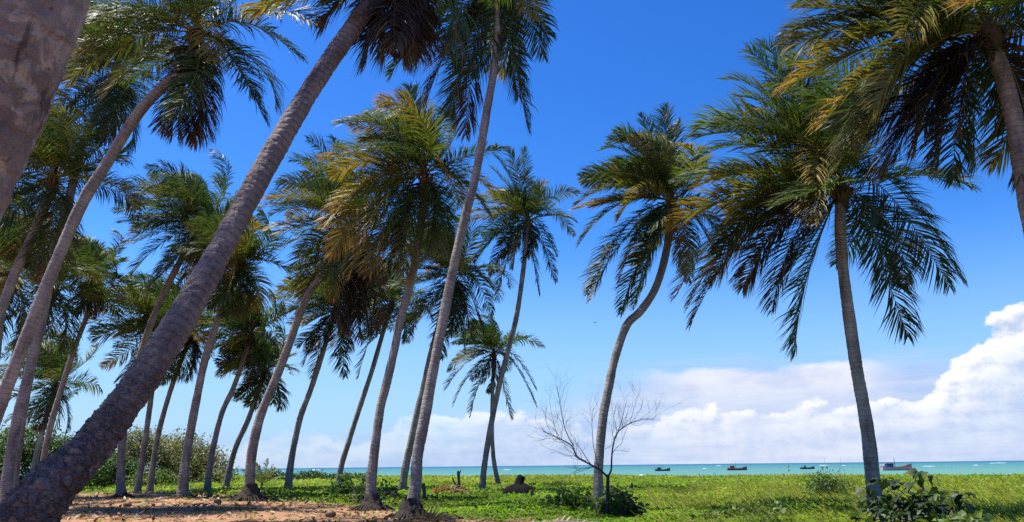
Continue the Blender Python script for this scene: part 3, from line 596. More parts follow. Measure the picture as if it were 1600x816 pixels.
# ------------------------------------------------------------------ ground cover (nobody could count it)
def hgt(x, y): return np.clip(.17 + .15*wob(x, y, .35, 21) + .13*wob(x, y, 1.1, 22), .04, .6)
def scatter(n, d0, d1, amax, rng, p=1.0):
    u = rng.random(n); d = d0*(d1/d0)**u; a = rng.uniform(-amax, amax, n)
    return np.tan(a)*d, d
def leaves(geo, P, size, rng, cols, flat=.5, long=1.35):
    """folded leaf: two quads sharing a midrib"""
    m = len(P); a = rng.uniform(0, 6.28, m); el = rng.normal(.15, flat, m)
    d = np.stack([np.cos(a)*np.cos(el), np.sin(a)*np.cos(el), np.sin(el)], -1)
    s = np.stack([-np.sin(a), np.cos(a), 0*a], -1); ro = rng.normal(0, flat, m)[:, None]; nn = np.cross(d, s)
    s = s*np.cos(ro) + nn*np.sin(ro); nn = np.cross(d, s); z = size[:, None]; f = rng.uniform(.05, .4, (m, 1))
    V = np.stack([P, P + d*z*.45*long + s*z*.42 + nn*z*f*.4, P + d*z*long - nn*z*.1, P + d*z*.45*long - s*z*.42 + nn*z*f*.4, P + d*z*.5*long], 1)
    b = np.arange(m)[:, None]*5
    geo.add(V.reshape(-1, 3), f3=np.concatenate([b+np.array([[0, 1, 4]]), b+np.array([[1, 2, 4]]), b+np.array([[4, 2, 3]]), b+np.array([[0, 4, 3]])]), c=np.repeat(cols, 5, 0))

rng = np.random.default_rng(100)
x, y = scatter(330000, 9, 150, .82, rng)
dm = dirt_at(x, y); e = np.interp(x, *EDGE)
keep = (rng.random(len(x)) > np.clip(dm*1.12, 0, .955)) & (y < e + 3) & (y > 9)
x, y, dm = x[keep], y[keep], dm[keep]
h = hgt(x, y)*(1 - .75*dm); h = h*np.clip((np.interp(x, *EDGE) - y)/40, .45, 1)
dry = np.clip(.5 + .9*wob(x, y, .16, 31), 0, 1)[:, None]; rich = np.clip(.5 + 1.2*wob(x, y, .9, 32), 0, 1)[:, None]; lush = np.clip(1.6*wob(x, y, .7, 35) - .35, 0, 1)[:, None]
c = (np.array([.14, .24, .018])*(1-dry) + np.array([.24, .28, .034])*dry)*(.70 + .5*rich)*(1 - .55*lush)*rng.uniform(.65, 1.3, (len(x), 1))
c = np.where(rng.random((len(x), 1)) < .05, np.array([.26, .21, .10]), c)
zz = ground_z(x, y) + h*rng.random(len(x))**.6
gg = Geo(); leaves(gg, np.stack([x, y, zz], -1), (.028 + .0024*y)*rng.uniform(.6, 1.4, len(x)), rng, c, .33)
tag(gg.obj('ground_cover', M_COVER, smooth=False), 'bright green creeping beach vine covering the meadow', 'ground cover', kind='stuff')

x, y = scatter(150000, 9, 110, .82, rng)
w = np.clip(.35 + .9*wob(x, y, .16, 31), 0, 1)*np.clip((x + 4)/6, .12, 1)
keep = (rng.random(len(x)) < w) & (dirt_at(x, y) < .35) & (y < np.interp(x, *EDGE))
x, y = x[keep], y[keep]; m = len(x)
hh = (hgt(x, y)*1.15 + .20)*rng.uniform(.5, 1.25, m); wd = (.004 + .00045*y)*rng.uniform(.7, 1.4, m)
b0 = np.stack([x, y, ground_z(x, y)], -1); a = rng.uniform(0, 6.28, m); sd = np.stack([np.cos(a), np.sin(a), 0*a], -1)*wd[:, None]
ln = np.stack([-.35 + rng.normal(0, .3, m), rng.normal(0, .3, m), np.ones(m)], -1)
mid = b0 + ln*(hh*.55)[:, None]; tipp = b0 + ln*hh[:, None] + np.stack([-.3*hh, 0*hh, -.12*hh], -1)
V = np.stack([b0-sd, b0+sd, mid-sd*.8, mid+sd*.8, tipp], 1); b = np.arange(m)[:, None]*5
c = np.where(rng.random((m, 1)) < .4, np.array([.34, .30, .10]), np.array([.22, .28, .045]))*rng.uniform(.7, 1.25, (m, 1))
gg = Geo(); gg.add(V.reshape(-1, 3), f4=b+np.array([[0, 1, 3, 2]]), f3=b+np.array([[2, 3, 4]]), c=np.repeat(c, 5, 0))
tag(gg.obj('grass', M_COVER, smooth=False), 'yellowish tall grass blown left in the meadow', 'grass', kind='stuff')

# litter on the bare earth
x, y = scatter(46000, 8, 52, .75, rng); keep = (dirt_at(x, y) > .3) & (rng.random(46000) < np.clip(.55 + .8*wob(x, y, .8, 41), .08, 1)); x, y = x[keep], y[keep]; m = len(x)
pal = np.array([[.10, .055, .03], [.28, .15, .075], [.40, .27, .15], [.20, .105, .05], [.33, .22, .12], [.06, .04, .03]])
gg = Geo(); leaves(gg, np.stack([x, y, ground_z(x, y)+.012], -1), (.03+.0022*y)*rng.uniform(.4, 1.7, m), rng, pal[rng.integers(0, 6, m)], .28, 1.9)
tag(gg.obj('litter', M_HUSK, smooth=False), 'dry leaf bits and husk litter scattered over the red earth', 'litter', kind='stuff')
x, y = scatter(2600, 8, 44, .75, rng); keep = dirt_at(x, y) > .4; x, y = x[keep], y[keep]
gg = Geo()
for px_, py_ in zip(x, y):
    a = rng.uniform(0, 6.28); L_ = rng.uniform(.15, .75); z0 = float(ground_z(np.array(px_), np.array(py_))) + .02
    p0 = np.array([px_, py_, z0]); dv = np.array([math.cos(a), math.sin(a), 0])*L_
    tube(gg, [p0, p0 + dv*.5 + [0, 0, rng.uniform(.0, .05)], p0 + dv], [.006+.0002*py_]*3, 3, c=pal[rng.integers(0, 6)]*1.15, cap=False)
tag(gg.obj('debris', M_WOOD, smooth=False), 'thin twigs and leaf stalks lying on the red earth', 'debris', kind='stuff')

# ------------------------------------------------------------------ bushes
def branching(geo, p, d, L, r, depth, rng, spread=.5, up=.1, c=(.12, .095, .08), ends=None, sides=4, curve=.25, kids=(2, 3), shrink=.68):
    pts = [p]; n = 4
    for i in range(n):
        d = nrm(d + rng.normal(0, curve*.35, 3) + np.array([0, 0, up*.4])); pts.append(pts[-1] + d*L/n)
    tube(geo, pts, np.linspace(r, r*.62, n+1), sides if r > .01 else 3, c=c, cap=False)
    if depth == 0:
        if ends is not None: ends.append(pts[-1]); ends.append(pts[-2])
        return
    for k in range(rng.integers(kids[0], kids[1]+1)):
        q = pts[-1] if k == 0 else pts[rng.integers(1, n+1)]
        nd = nrm(d + rng.normal(0, spread, 3))
        branching(geo, q, nd, L*rng.uniform(shrink*.75, shrink*1.2), r*.58, depth-1, rng, spread, up, c, ends, sides, curve, kids, shrink)

def bush(name, label, cat, px, d, w, h, seed, cols, nleaf=2600, size=.16, group=None, ragged=.4, deep=None):
    rng = np.random.default_rng(seed); base = gpix(px, d); base[2] = float(ground_z(np.array(base[0]), np.array(d)))
    root = thing(name, base, label, cat, group); gs = Geo(); ends = []
    for k in range(7):
        a = rng.uniform(0, 6.28); dv = nrm(np.array([math.cos(a)*w*.42, math.sin(a)*w*.42, h*.7]))
        branching(gs, base + np.array([rng.normal(0, w*.13), rng.normal(0, w*.1), -.1]), dv, h*.42, .03+.012*h, 4, rng, .5, .15, (.16, .13, .11), ends)
    gs.obj('stem', M_WOOD, root, origin=base, smooth=False)
    # leaves gathered in clumps that fill an uneven dome
    nc = int(60 + 10*w); th = rng.uniform(0, 6.28, nc); ph = np.arccos(rng.uniform(0, 1, nc)); rr = rng.uniform(.55, 1.0, nc)**.5
    lob = 1 + ragged*.5*np.sin(th*3+seed) + ragged*.35*np.sin(th*5+ph*6+seed*2)
    C = np.stack([base[0]+w*.5*np.sin(ph)*np.cos(th)*rr*lob, base[1]+w*.5*np.sin(ph)*np.sin(th)*rr*lob, base[2]+.1+h*np.cos(ph)*rr*(1+ragged*.3*np.sin(th*2+seed*3))], -1)
    E = np.array(ends); E = E[(E[:, 2] > base[2]+.1) & (E[:, 2] < base[2]+h*1.15) & (abs(E[:, 0]-base[0]) < w*.62)]
    if len(E): C = np.vstack([C, E[rng.integers(0, len(E), nc//2)]])
    i = rng.integers(0, len(C), nleaf); P = C[i] + rng.normal(0, 1, (nleaf, 3))*np.array([.30, .30, .20])*(h**.5)*.62
    P[:, 2] = np.maximum(P[:, 2], base[2] + .02)
    cl = np.array(cols)[rng.integers(0, len(cols), len(C))][i]*rng.uniform(.7, 1.3, (nleaf, 1))
    gl = Geo(); leaves(gl, P, size*rng.uniform(.6, 1.4, nleaf), rng, cl, .7); gl.obj('foliage', M_BUSH, root, origin=base, smooth=False)
    return root
OL = [(.14, .14, .05), (.18, .16, .07), (.10, .13, .04), (.20, .17, .09)]; GR = [(.05, .10, .018), (.07, .13, .02), (.04, .08, .02)]; YG = [(.10, .15, .02), (.07, .12, .02), (.13, .16, .03)]; DG = [(.03, .065, .018), (.045, .085, .02)]
G1 = 'bushes behind the palms at left'
bush('dense_bush', 'broad brownish bush with bare twigs, right of the leaning trunk', 'bush', 226, 68, 6.5, 4.7, 1, OL, 7000, .15, G1)
bush('dense_bush', 'olive bush, its ragged top behind two thin far palm trunks', 'bush', 262, 72, 6.5, 4.4, 2, OL, 6500, .15, G1)
bush('dense_bush', 'rightmost brown bush, tapering down towards the sea', 'bush', 318, 74, 5.4, 3.2, 3, OL, 5000, .15, G1)
bush('dense_bush', 'olive bush with dark green top between two curved far trunks', 'bush', 292, 75, 5.2, 4.3, 4, OL + DG, 5000, .15, G1)
bush('leafy_bush', 'low bright green bush before the brown bushes, by the leaning trunk', 'bush', 176, 60, 3.6, 2.3, 5, GR, 4000, .15, G1)
bush('leafy_bush', 'small bright green bush at the foot of two thin trunks', 'bush', 238, 58, 3.4, 1.2, 6, YG, 2200, .14, G1)
bush('leafy_bush', 'tall green bush at the far left behind the slanting trunks', 'bush', 18, 62, 6.0, 4.6, 7, GR + YG, 6000, .17, G1)
bush('leafy_bush', 'green bush under the short far palm at left', 'bush', 78, 64, 6.0, 4.0, 8, GR + DG, 6000, .17, G1)
bush('leafy_bush', 'green bush just showing above the base of the leaning trunk', 'bush', 128, 66, 5.5, 3.8, 9, GR + YG, 5000, .16, G1)
bush('leafy_bush', 'green bush out beyond the left edge behind the thick trunk', 'bush', -50, 58, 7.0, 4.0, 10, GR, 5000, .17, G1)
bush('dense_bush', 'low dark bush beside the rightmost brown bush', 'bush', 340, 70, 3.2, 1.2, 13, DG + OL, 1600, .15, G1)
bush('shore_bush', 'flat dark shrub on the shore left of the far straight palm', 'shrub', 486, 84, 5.0, .75, 14, DG, 2400, .16, 'low shrubs along the shore')
bush('shore_bush', 'flat dark shrub on the shore near the palm seedling', 'shrub', 425, 82, 4.2, .8, 15, DG, 2000, .16, 'low shrubs along the shore')
bush('shore_bush', 'flat green shrub on the shore behind the far central palm foot', 'shrub', 550, 86, 4.5, .6, 16, GR, 1600, .16, 'low shrubs along the shore')
bush('leafy_shrub', 'round glossy green shrub in the meadow left of the plumed palm', 'shrub', 537, 33, 1.15, .75, 17, DG + GR, 520, .15, ragged=.3)
bush('leafy_shrub', 'taller loose shrub touching the left side of the plumed palm', 'shrub', 570, 30, .8, .95, 18, GR, 260, .12)
bush('leafy_shrub', 'loose sapling shrub between the two big central trunks', 'shrub', 606, 32, .9, .7, 19, DG + GR, 200, .11)
bush('leafy_shrub', 'leafy shrub with dark dry leaves at the foot of the bare shrub', 'shrub', 963, 21.5, .9, .6, 20, GR + YG + DG + [(.09, .05, .04)], 900, .11)
bush('leafy_shrub', 'pale broad leaved shrub left of the bare shrub in the meadow', 'shrub', 888, 25, 1.5, .45, 22, YG, 420, .13)
bush('leafy_shrub', 'soft feathery green bush in the right meadow below the bare saplings', 'shrub', 1291, 29, 1.7, .85, 23, YG + GR, 2400, .06)
bush('leafy_shrub', 'low green shrub in the meadow at the right edge near bottom', 'shrub', 1180, 17.5, 1.8, .35, 25, YG, 700, .10)

# leafless shrub in front of the bowed palm
def bare_shrub():
    rng = np.random.default_rng(7); D = 21.0
    base = gpix(949, D); base[2] = float(ground_z(np.array(base[0]), np.array(D)))
    root = thing('bare_shrub', base, 'leafless dark shrub with a fan of fine bare twigs before the bowed palm', 'shrub')
    def limb(name, pts, r0, r1, rng, twigs, L, dz):
        gm = Geo(); P = np.array([pix(a, b, D + dz*k/len(pts)) for k, (a, b) in enumerate(pts)]); C = catmull(P, .08); rr = np.linspace(r0, r1, len(C))
        C = C + np.cumsum(rng.normal(0, .006, C.shape), 0)*np.linspace(0, 1, len(C))[:, None]
        tube(gm, C, rr*.75, 6, c=(.055, .044, .042), cap=False)
        for k in range(twigs):
            i = int(len(C)*rng.uniform(.22, .99)); T = nrm(C[min(i+1, len(C)-1)] - C[i-1])
            d = nrm(T*.7 + rng.normal(0, .55, 3)*np.array([1, .9, .8]) + np.array([0, 0, .55]))
            branching(gm, C[i], d, L*rng.uniform(.5, 1.15), max(.003, rr[i]*.36), 3, rng, .42, .12, (.10, .08, .075), None, 4, .3, (2, 3), .74)
        gm.obj(name, M_WOOD, root, origin=base, smooth=False)
    gm = Geo(); t = np.array([pix(948, 812, D), pix(949, 780, D), pix(950, 742, D)]); t[0][2] = base[2] - .1
    tube(gm, catmull(t, .08), .045, 7, c=(.045, .035, .035)); gm.obj('trunk', M_WOOD, root, origin=base)
    limb('limb', [(949, 745), (938, 735), (920, 724), (903, 713), (896, 697), (888, 690), (870, 680), (852, 670)], .04, .012, rng, 11, .62, -.5)
    limb('limb', [(950, 744), (955, 735), (956, 715), (959, 694), (966, 676), (985, 662), (1005, 655), (1022, 655)], .034, .009, rng, 11, .55, .4)
    limb('limb', [(896, 697), (885, 675), (880, 655), (876, 630), (872, 605)], .018, .006, rng, 9, .42, -.3)
    limb('limb', [(936, 734), (928, 700), (925, 670), (926, 640)], .016, .005, rng, 7, .45, .3)
    limb('limb', [(962, 685), (972, 655), (978, 630)], .016, .005, rng, 7, .42, -.2)
bare_shrub()

def sapling(px, d, h, seed, label):
    rng = np.random.default_rng(seed); base = gpix(px, d); base[2] = float(ground_z(np.array(base[0]), np.array(d)))
    gm = Geo(); branching(gm, base - [0, 0, .1], np.array([0, 0, 1.0]), h*.55, .011, 3, rng, .38, .3, (.09, .07, .05), None, 4, .15, (2, 3), .6)
    tag(gm.obj('bare_sapling', M_WOOD, origin=base, loc=base, smooth=False), label, 'sapling', 'bare saplings in the right meadow')
sapling(1281, 28, 1.55, 3, 'taller bare sapling rising from the feathery bush')
sapling(1314, 29, 1.15, 4, 'shorter bare sapling close left of the lone dark trunk')
sapling(1258, 30, .95, 6, 'faint thin bare sapling leaning left in the right meadow')

# broad-leaved bush at the lower right
def heart_leaf(geo, p, d, nv, z, c, rng):
    s = nrm(np.cross(d, nv)); nv = np.cross(s, d)
    o = np.array([(0, 0), (-.12, .30), (.02, .52), (.22, .50), (.40, .62), (.55, .36), (.80, .22), (1.1, 0)])
    f = rng.uniform(.05, .22); dr = rng.uniform(.1, .45)
    P = lambda u, w: p + z*(d*u + s*w + nv*(abs(w)*f - dr*u*u))
    V = [P(u, w) for u, w in o] + [P(u, -w) for u, w in o[1:-1]] + [P(.28, 0), P(.65, 0)]
    f3 = [(0, 1, 14), (1, 2, 14), (2, 3, 14), (3, 4, 14), (4, 5, 14), (5, 15, 14), (5, 6, 15), (6, 7, 15), (0, 14, 8), (8, 14, 9), (9, 14, 10), (10, 14, 11), (11, 14, 12), (12, 14, 15), (12, 15, 13), (13, 15, 7)]
    geo.add(V, f3=f3, c=c)
def broad_bush():
    rng = np.random.default_rng(5); D = 13.2; base = gpix(1432, D); base[2] = float(ground_z(np.array(base[0]), np.array(D)))
    root = thing('broad_leaved_bush', base, 'dark broad leaved bush with large drooping leaves at lower right', 'bush'); gs = Geo(); gl = Geo()
    tips = [(1445, 737), (1420, 752), (1400, 770), (1435, 765), (1458, 768), (1350, 762), (1372, 748), (1386, 750), (1345, 782), (1478, 768), (1503, 770), (1508, 790), (1485, 795), (1360, 800), (1390, 800), (1418, 792), (1448, 796), (1465, 788),
            (1530, 806), (1500, 815), (1340, 808), (1375, 776), (1408, 782)]
    for tx, ty in tips:
        dz = rng.uniform(-.5, .6); tp = pix(tx, ty, D + dz)
        b0 = base + np.array([rng.normal(0, .28) + (tx-1432)/93*.45, rng.normal(0, .25), -.05]); mid = .5*(b0+tp) + np.array([rng.normal(0, .1), 0, .12])
        C = catmull([b0, mid, tp], .07); tube(gs, C, np.linspace(.014, .005, len(C)), 5, c=(.075, .085, .03), cap=False)
        for k in range(14):
            i = int(len(C)*(1 - rng.random()**1.7*.75)) - 1; q = C[i]; a = rng.uniform(0, 6.28)
            st = q + np.array([math.cos(a), math.sin(a), .5])*rng.uniform(.05, .15)
            tube(gs, [q, .5*(q+st)+[0, 0, .02], st], [.004, .004, .003], 3, c=(.08, .09, .03), cap=False)
            d = nrm(np.array([math.cos(a) - .45, math.sin(a), rng.normal(-.5, .35)])); nv = nrm(np.array([0, 0, 1.]) + rng.normal(0, .3, 3))
            c = np.array([.020, .042, .014]) if rng.random() < .72 else np.array([.045, .085, .02])
            heart_leaf(gl, st, d, nv, rng.uniform(.08, .18), c*rng.uniform(.7, 1.25), rng)
    gs.obj('stem', M_WOOD, root, origin=base); gl.obj('foliage', M_BUSH, root, origin=base, smooth=True)
broad_bush()
bush('leafy_shrub', 'bright green low shrub at the bottom edge under the broad leaved bush', 'shrub', 1462, 12.6, 1.5, .42, 31, YG, 420, .13)

# rosettes of blades: seedling, spiky clumps
def rosette(name, label, cat, px, d, n, L, w, seed, c, up=.9, group=None):
    rng = np.random.default_rng(seed); base = gpix(px, d); base[2] = float(ground_z(np.array(base[0]), np.array(d))); gm = Geo()
    for k in range(n):
        a = k*2.4 + rng.normal(0, .3); el = rng.uniform(.45, 1.45)*up; l = L*rng.uniform(.6, 1.1)
        dv = np.array([math.cos(a)*math.cos(el), math.sin(a)*math.cos(el), math.sin(el)]); sd = nrm(np.cross(dv, [0, 0, 1.0]))
        V = []
        for u, ww in ((0, .8), (.35, 1), (.7, .7), (1, .05)):
            p = base + dv*l*u - np.array([.12*l*u*u, 0, .42*l*u*u*(1.2-math.sin(el))]); nvv = np.cross(sd, dv)
            V += [p - sd*w*ww, p + nvv*(-w*.4*ww), p + sd*w*ww]
        cc = np.asarray(c)*rng.uniform(.7, 1.3)
        gm.add(V, f4=[(3*i+j, 3*i+j+1, 3*i+j+4, 3*i+j+3) for i in range(3) for j in range(2)], c=cc)
    return tag(gm.obj(name, M_BUSH, origin=base, loc=base, smooth=False), label, cat, group)
def seedling():
    rng = np.random.default_rng(3); base = gpix(411, 56); base[2] = float(ground_z(np.array(base[0]), np.array(56.))); root = thing('palm_seedling', base, 'pale young palm seedling on the shore right of the round root mound', 'seedling')
    gm = Geo(); tube(gm, [base-[0, 0, .1], base+[0, 0, .35]], [.12, .07], 8, c=(.12, .1, .06)); gm.obj('stem', M_FIBRE, root, origin=base)
    for k in range(9):
        gf = Geo(); frond(gf, grow(base+np.array([0, 0, .3]), k*2.4, math.radians(75-6*k), 1.7, rng, .5, .3), rng, .05, .45, 22, np.array([.14, .16, .06])); gf.obj('frond', M_LEAF, root, origin=base, smooth=False)
seedling()
rosette('spiky_plant', 'dark spiky blades in the bottom right corner', 'plant', 1588, 13.5, 26, .75, .018, 2, (.03, .05, .02), .75)
rosette('spiky_plant', 'small dark spiky clump before the black stump', 'plant', 832, 31, 7, .75, .035, 5, (.05, .05, .03), 1.0)
rosette('spiky_plant', 'small yellowish spiky sprout left of the black stump', 'plant', 793, 38, 6, .75, .035, 8, (.10, .10, .04), 1.1)

# black stump on its root mound
def stump():
    D = 37.5; base = gpix(812, D); base[2] = float(ground_z(np.array(base[0]), np.array(D))); rng = np.random.default_rng(2)
    root = thing('black_stump', base, 'black palm stump on a wide root mound in the meadow', 'stump')
    gm = Geo(); nn = 30; hs = np.array([0, .10, .2, .32, .42, .5, .54]); rs = np.array([.98, 1.02, .98, .86, .66, .38, .1])
    a = np.linspace(0, 2*np.pi, nn, endpoint=False)[None]; lob = 1 + .06*np.sin(a*4+1) + .05*np.sin(a*9) + rng.normal(0, .03, (len(hs), nn))
    V = np.stack([base[0]+.78*rs[:, None]*lob*np.cos(a), base[1]+.78*rs[:, None]*lob*np.sin(a), base[2]+hs[:, None]+rng.normal(0, .02, (len(hs), nn))], -1)
    i = np.arange(len(hs)-1)[:, None]; j = np.arange(nn)[None]
    gm.add(V.reshape(-1, 3), f4=np.stack([i*nn+j, i*nn+(j+1) % nn, (i+1)*nn+(j+1) % nn, (i+1)*nn+j], -1).reshape(-1, 4), c=(.010, .009, .010)); gm.obj('roots', M_ROOT, root, origin=base)
    gm = Geo(); tube(gm, [base+[0, 0, .42], base+[0, 0, .58], base+[.03, 0, .72], base+[.05, 0, .86], base+[.08, 0, .91]], [.30, .21, .18, .15, .07], 14, c=(.012, .011, .012), rough=.13, rng=rng); gm.obj('trunk', M_ROOT, root, origin=base)
stump()

def dead_stem(px, d, h, seed, label, fork):
    rng = np.random.default_rng(seed); base = gpix(px, d); base[2] = float(ground_z(np.array(base[0]), np.array(d))); gm = Geo()
    tube(gm, [base-[0, 0, .1], base+[.02, 0, h*.5], base+[-.02, 0, h*.9], base+[-.03, 0, h]], [.09, .075, .085, .05], 7, c=(.10, .075, .06), rough=.12, rng=rng)
    if fork:
        tube(gm, [base+[0, 0, h*.25], base+[-.22, 0, h*.5], base+[-.33, .05, h*.72]], [.06, .05, .04], 6, c=(.10, .075, .06), rough=.1, rng=rng)
        tube(gm, [base+[-.02, 0, h*.8], base+[.12, 0, h*1.05]], [.04, .02], 5, c=(.10, .075, .06))
    tag(gm.obj('dead_stem', M_WOOD, origin=base, loc=base), label, 'stump')
dead_stem(717, 41, 1.15, 1, 'forked dead grey stem standing behind the brown frond heap', True)
dead_stem(663, 32, .72, 2, 'short dead stem just right of the tallest central trunk', False)
dead_stem(616, 30, .5, 3, 'small dark dead stem between the central trunks', False)

# fallen fronds
def fallen(px, d, n, L, seed, label, cols, name='fallen_frond', hgt_=.25):
    rng = np.random.default_rng(seed); base = gpix(px, d); base[2] = float(ground_z(np.array(base[0]), np.array(d))); gm = Geo()
    for k in range(n):
        a = rng.normal(math.pi if k % 2 else 0, .5); p0 = base - np.array([math.cos(a), math.sin(a)*.6, 0])*L*.45 + np.array([rng.normal(0, .25), rng.normal(0, .25), .06+.03*k])
        p2 = p0 + np.array([math.cos(a), math.sin(a)*.6, 0])*L; p1 = .5*(p0+p2) + [0, 0, hgt_]
        u = np.linspace(0, 1, 7)[:, None]; pts = (1-u)**2*p0+2*u*(1-u)*p1+u*u*p2
        frond(gm, pts, rng, .05, .42, 34, np.array(cols[k % len(cols)]), None, .5, .2)
    V = gm.v
    for q in V: q[:, 2] = np.maximum(q[:, 2], base[2] + .015)
    return tag(gm.obj(name, M_LEAF, origin=base, loc=base, smooth=False), label, 'fallen fronds' if n > 1 else 'frond')
fallen(702, 38, 5, 1.5, 4, 'heap of rusty brown dry fronds lying in the green meadow', [(.30, .15, .07), (.22, .12, .06), (.36, .2, .1)], 'dry_frond_heap', .35)
fallen(812, 18.2, 2, 2.4, 6, 'pale dry fronds fallen on the earth near the bottom centre', [(.34, .26, .19), (.24, .17, .12)], 'dry_frond_heap', .08)
fallen(690, 20.5, 1, 2.0, 8, 'broken brown frond on the earth right of the knobbly root foot', [(.26, .18, .12)], 'fallen_frond', .12)
fallen(300, 27, 1, 2.2, 9, 'brown frond lying on the red earth left of the round root mound', [(.2, .13, .09)], 'fallen_frond', .1)
def log():
    a, b = gpix(842, 17.6), gpix(930, 17.9); gm = Geo(); rng = np.random.default_rng(4); base = .5*(a+b); base[2] = float(ground_z(np.array(base[0]), np.array(base[1])))
    P = np.array([a, .6*a+.4*b, .3*a+.7*b, b]); P[:, 2] = base[2] + .07; P[1][2] += .03
    tube(gm, catmull(P, .08), .075, 10, c=(.16, .125, .11), rough=.07, rng=rng); tag(gm.obj('fallen_log', M_WOOD, origin=base, loc=base), 'grey fallen palm log at the grass edge below the bare shrub', 'log')
log()
for px_, d_, lab in ((205, 30, 'brown coconut husk on the red earth near the leaning trunk'), (344, 30.5, 'dark coconut husk on the earth left of the round root mound'), (520, 23, 'coconut husk on the shaded earth left of the plumed palm foot'), (331, 39, 'dark husk lying at the grass edge between two palm feet')):
    b = gpix(px_, d_); b[2] = float(ground_z(np.array(b[0]), np.array(d_)))+.08; gm = Geo(); ico(gm, b, (.16, .12, .11), (.14, .085, .05)); tag(gm.obj('coconut_husk', M_HUSK, origin=b, loc=b), lab, 'coconut husk', 'coconut husks on the earth')

# ------------------------------------------------------------------ boats, bird, surf
def boat(px, d, L0, label, hull, deckc, cabin, band, kind, heading=1, rot=0.0):
    L = L0*1.12; p = pix(px, horizon(px), d); base = np.array([p[0], d, SEA_Z])
    root = thing('fishing_boat', base, label, 'boat', 'fishing boats at anchor'); H = heading
    xs_ = np.linspace(-.5, .5, 15)*L; u = np.linspace(-1, 1, 15)
    beam = L*.15*np.clip(1-np.clip(u, 0, 1)**2.4, .02, 1)*np.where(u < 0, 1-.22*u*u, 1); sheer = L*(.075 + .075*np.clip(u, 0, 1)**2.2 + .02*np.clip(-u, 0, 1)**2)
    def ring(z0, z1, s0, s1, c, nm):
        gm = Geo(); V = []
        for k in range(15):
            for sd in (-1, 1):
                V += [(xs_[k]*(1 if s1 >= s0 else 1)*H, sd*beam[k]*s0, z0(k)), (xs_[k]*H*1.0, sd*beam[k]*s1, z1(k))]
        f = []
        for k in range(14):
            b = 4*k; f += [(b, b+4, b+5, b+1), (b+2, b+3, b+7, b+6)]
        f += [(0, 1, 3, 2), (56, 58, 59, 57)]
        gm.add(V, f4=f, c=c); return gm.obj(nm, M_PAINT, root, smooth=False)
    ring(lambda k: -.25, lambda k: sheer[k]*.82, .72, .96, hull, 'hull')
    ring(lambda k: sheer[k]*.82+.003, lambda k: sheer[k]*1.06, .97, 1.02, band, 'gunwale')
    gm = Geo(); V = []
    for k in range(15): V += [(xs_[k]*H, -beam[k]*.95, sheer[k]*.75), (xs_[k]*H, beam[k]*.95, sheer[k]*.75)]
    gm.add(V, f4=[(2*k, 2*k+2, 2*k+3, 2*k+1) for k in range(14)], c=deckc); gm.obj('deck', M_PAINT, root, smooth=False)
    def box(nm, cx, cz, w, dd, h, c, par=root, taper=1.0):
        gm = Geo(); V = [(H*cx+sx*w*.5*(taper if z else 1), sy*dd*.5*(taper if z else 1), cz+z*h) for z in (0, 1) for sx, sy in ((-1, -1), (1, -1), (1, 1), (-1, 1))]
        gm.add(V, f4=[(0, 3, 2, 1), (4, 5, 6, 7), (0, 1, 5, 4), (1, 2, 6, 5), (2, 3, 7, 6), (3, 0, 4, 7)], c=c); return gm.obj(nm, M_PAINT, par, smooth=False)
    z = L*.055
    if kind in ('cabin', 'canopy'):
        cb = box('cabin', -.24*L, z, .22*L, .17*L, .10*L, cabin, taper=.94)
        for k in (-1, 0, 1): box('window', -.24*L + k*.06*L, z+.055*L, .035*L, .172*L, .03*L, (.03, .035, .05), cb)
        box('roof', -.24*L, z+.102*L, .27*L, .20*L, .012*L, band if kind == 'cabin' else cabin)
        gm = Geo(); tube(gm, [(H*-.05*L, 0, z), (H*-.05*L, 0, z+.24*L)], [.012*L, .007*L], 5, c=(.2, .17, .15)); gm.obj('mast', M_WOOD, root)
        if kind == 'canopy':
            box('canopy', -.34*L, z+.135*L, .34*L, .2*L, .012*L, (.75, .75, .78))
            gm = Geo()
            for sx in (-.49, -.18):
                for sy in (-.08, .08): tube(gm, [(H*sx*L, sy*L, z), (H*sx*L, sy*L, z+.136*L)], .006*L, 4, c=(.3, .3, .3))
            gm.obj('canopy_post', M_PAINT, root)
        box('bow_rail', .36*L, sheer[12]*1.02, .10*L, .08*L, .02*L, band)
    else:
        box('engine_box', -.18*L, z, .16*L, .12*L, .10*L, cabin, taper=.8); gm = Geo(); tube(gm, [(H*-.2*L, 0, z), (H*-.2*L, 0, z+.22*L)], [.014*L, .008*L], 5, c=(.05, .05, .05)); gm.obj('mast', M_WOOD, root)
        box('net_heap', .05*L, z, .2*L, .14*L, .035*L, (.06, .07, .08), taper=.6)
    root.rotation_euler = (0, 0, rot); root.scale = (.84, .84, 1.15); return root
boat(1035, 400, 8.0, 'small dark green boat with dark wheelhouse, leftmost on the water', (.03, .10, .09), (.15, .14, .12), (.04, .06, .08), (.02, .05, .06), 'canopy', 1, .08)
boat(1151, 400, 10.2, 'reddish brown boat with red cabin, second from left on the water', (.16, .06, .045), (.25, .16, .12), (.36, .05, .045), (.42, .14, .12), 'cabin', 1, -.06)
boat(1261, 430, 8.0, 'small open dark blue boat with short mast, nearest left of the lone palm', (.02, .05, .10), (.1, .1, .1), (.03, .04, .06), (.04, .09, .15), 'open', 1, .05)
boat(1400, 320, 13.0, 'largest boat, pink red hull with white waterline and blue cabin, right of the lone palm', (.36, .30, .30), (.35, .28, .25), (.03, .06, .25), (.45, .09, .08), 'cabin', 1, .03)
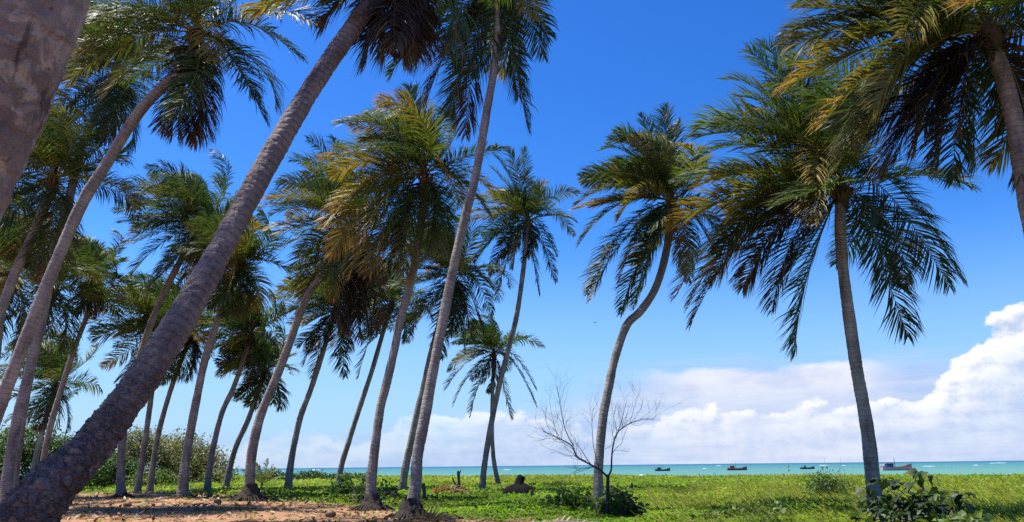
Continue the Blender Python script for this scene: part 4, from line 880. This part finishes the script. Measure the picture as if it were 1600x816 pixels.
def buoy():
    p = pix(1232, 728, 330); b = np.array([p[0], 330, SEA_Z]); gm = Geo(); tube(gm, [b-[0, 0, .3], b+[0, 0, .5], b+[0, 0, .6], b+[0, 0, 2.0]], [.35, .35, .07, .05], 8, c=(.03, .05, .06)); ico(gm, b+np.array([0, 0, 2.0]), (.25, .25, .3), (.03, .04, .05), 8, 6)
    tag(gm.obj('marker_buoy', M_PAINT, origin=b, loc=b), 'tiny dark stick buoy on the water left of the open boat', 'buoy')
buoy()
def bird():
    p = pix(930, 504, 150); root = thing('seabird', p, 'small dark seabird gliding in open sky left of the bowed palm', 'bird')
    gm = Geo(); tube(gm, [(-.28, 0, 0), (-.15, 0, .01), (0, 0, .02), (.14, 0, .02), (.22, 0, .03), (.3, 0, .02)], [.02, .06, .075, .05, .04, .005], 8, c=(.06, .06, .07)); gm.obj('body', M_PAINT, root)
    for sd in (-1, 1):
        gm = Geo(); V = []
        for yy, x0, x1, zz_ in ((.05, .1, -.1, .04), (.3, .12, -.06, .14), (.6, .04, -.07, .12), (.85, -.09, -.1, .07)): V += [(x0, sd*yy, zz_), (x1, sd*yy, zz_-.005)]
        gm.add(V + [(a, b, c-.015) for a, b, c in V], f4=[(0, 1, 3, 2), (2, 3, 5, 4), (4, 5, 7, 6), (8, 10, 11, 9), (10, 12, 13, 11), (12, 14, 15, 13), (0, 2, 10, 8), (2, 4, 12, 10), (4, 6, 14, 12), (1, 9, 11, 3), (3, 11, 13, 5), (5, 13, 15, 7), (6, 7, 15, 14)], c=(.06, .06, .07)); gm.obj('wing', M_PAINT, root, smooth=False)
    root.rotation_euler = (.25, .1, -.5)
bird()
def surf():
    rng = np.random.default_rng(12); gm = Geo()
    for k in range(16):
        px_ = rng.uniform(820, 1640) if k > 3 else rng.uniform(380, 820); d = rng.choice([300, 600, 900, 1400]) * rng.uniform(.8, 1.2)
        if k == 10: px_, d = 1287, 1000
        p = pix(px_, 728, d); L_ = d*rng.uniform(.002, .009); n = 9; u = np.linspace(-1, 1, n); hh_ = (.05 + .00022*d)*(1-u*u)*rng.uniform(.5, 1.2, n)
        V = []
        for i in range(n): V += [(p[0]+u[i]*L_, d - .5 - .3*(1-u[i]**2), SEA_Z-.02), (p[0]+u[i]*L_, d, SEA_Z+hh_[i]+.02), (p[0]+u[i]*L_, d+1.5, SEA_Z-.02)]
        gm.add(V, f4=[(3*i+j, 3*i+3+j, 3*i+4+j, 3*i+1+j) for i in range(n-1) for j in (0, 1)], c=(.82, .85, .85))
    tag(gm.obj('surf', M_FOAM), 'thin white lines of surf breaking far out on the reef', 'surf', kind='stuff')
surf()
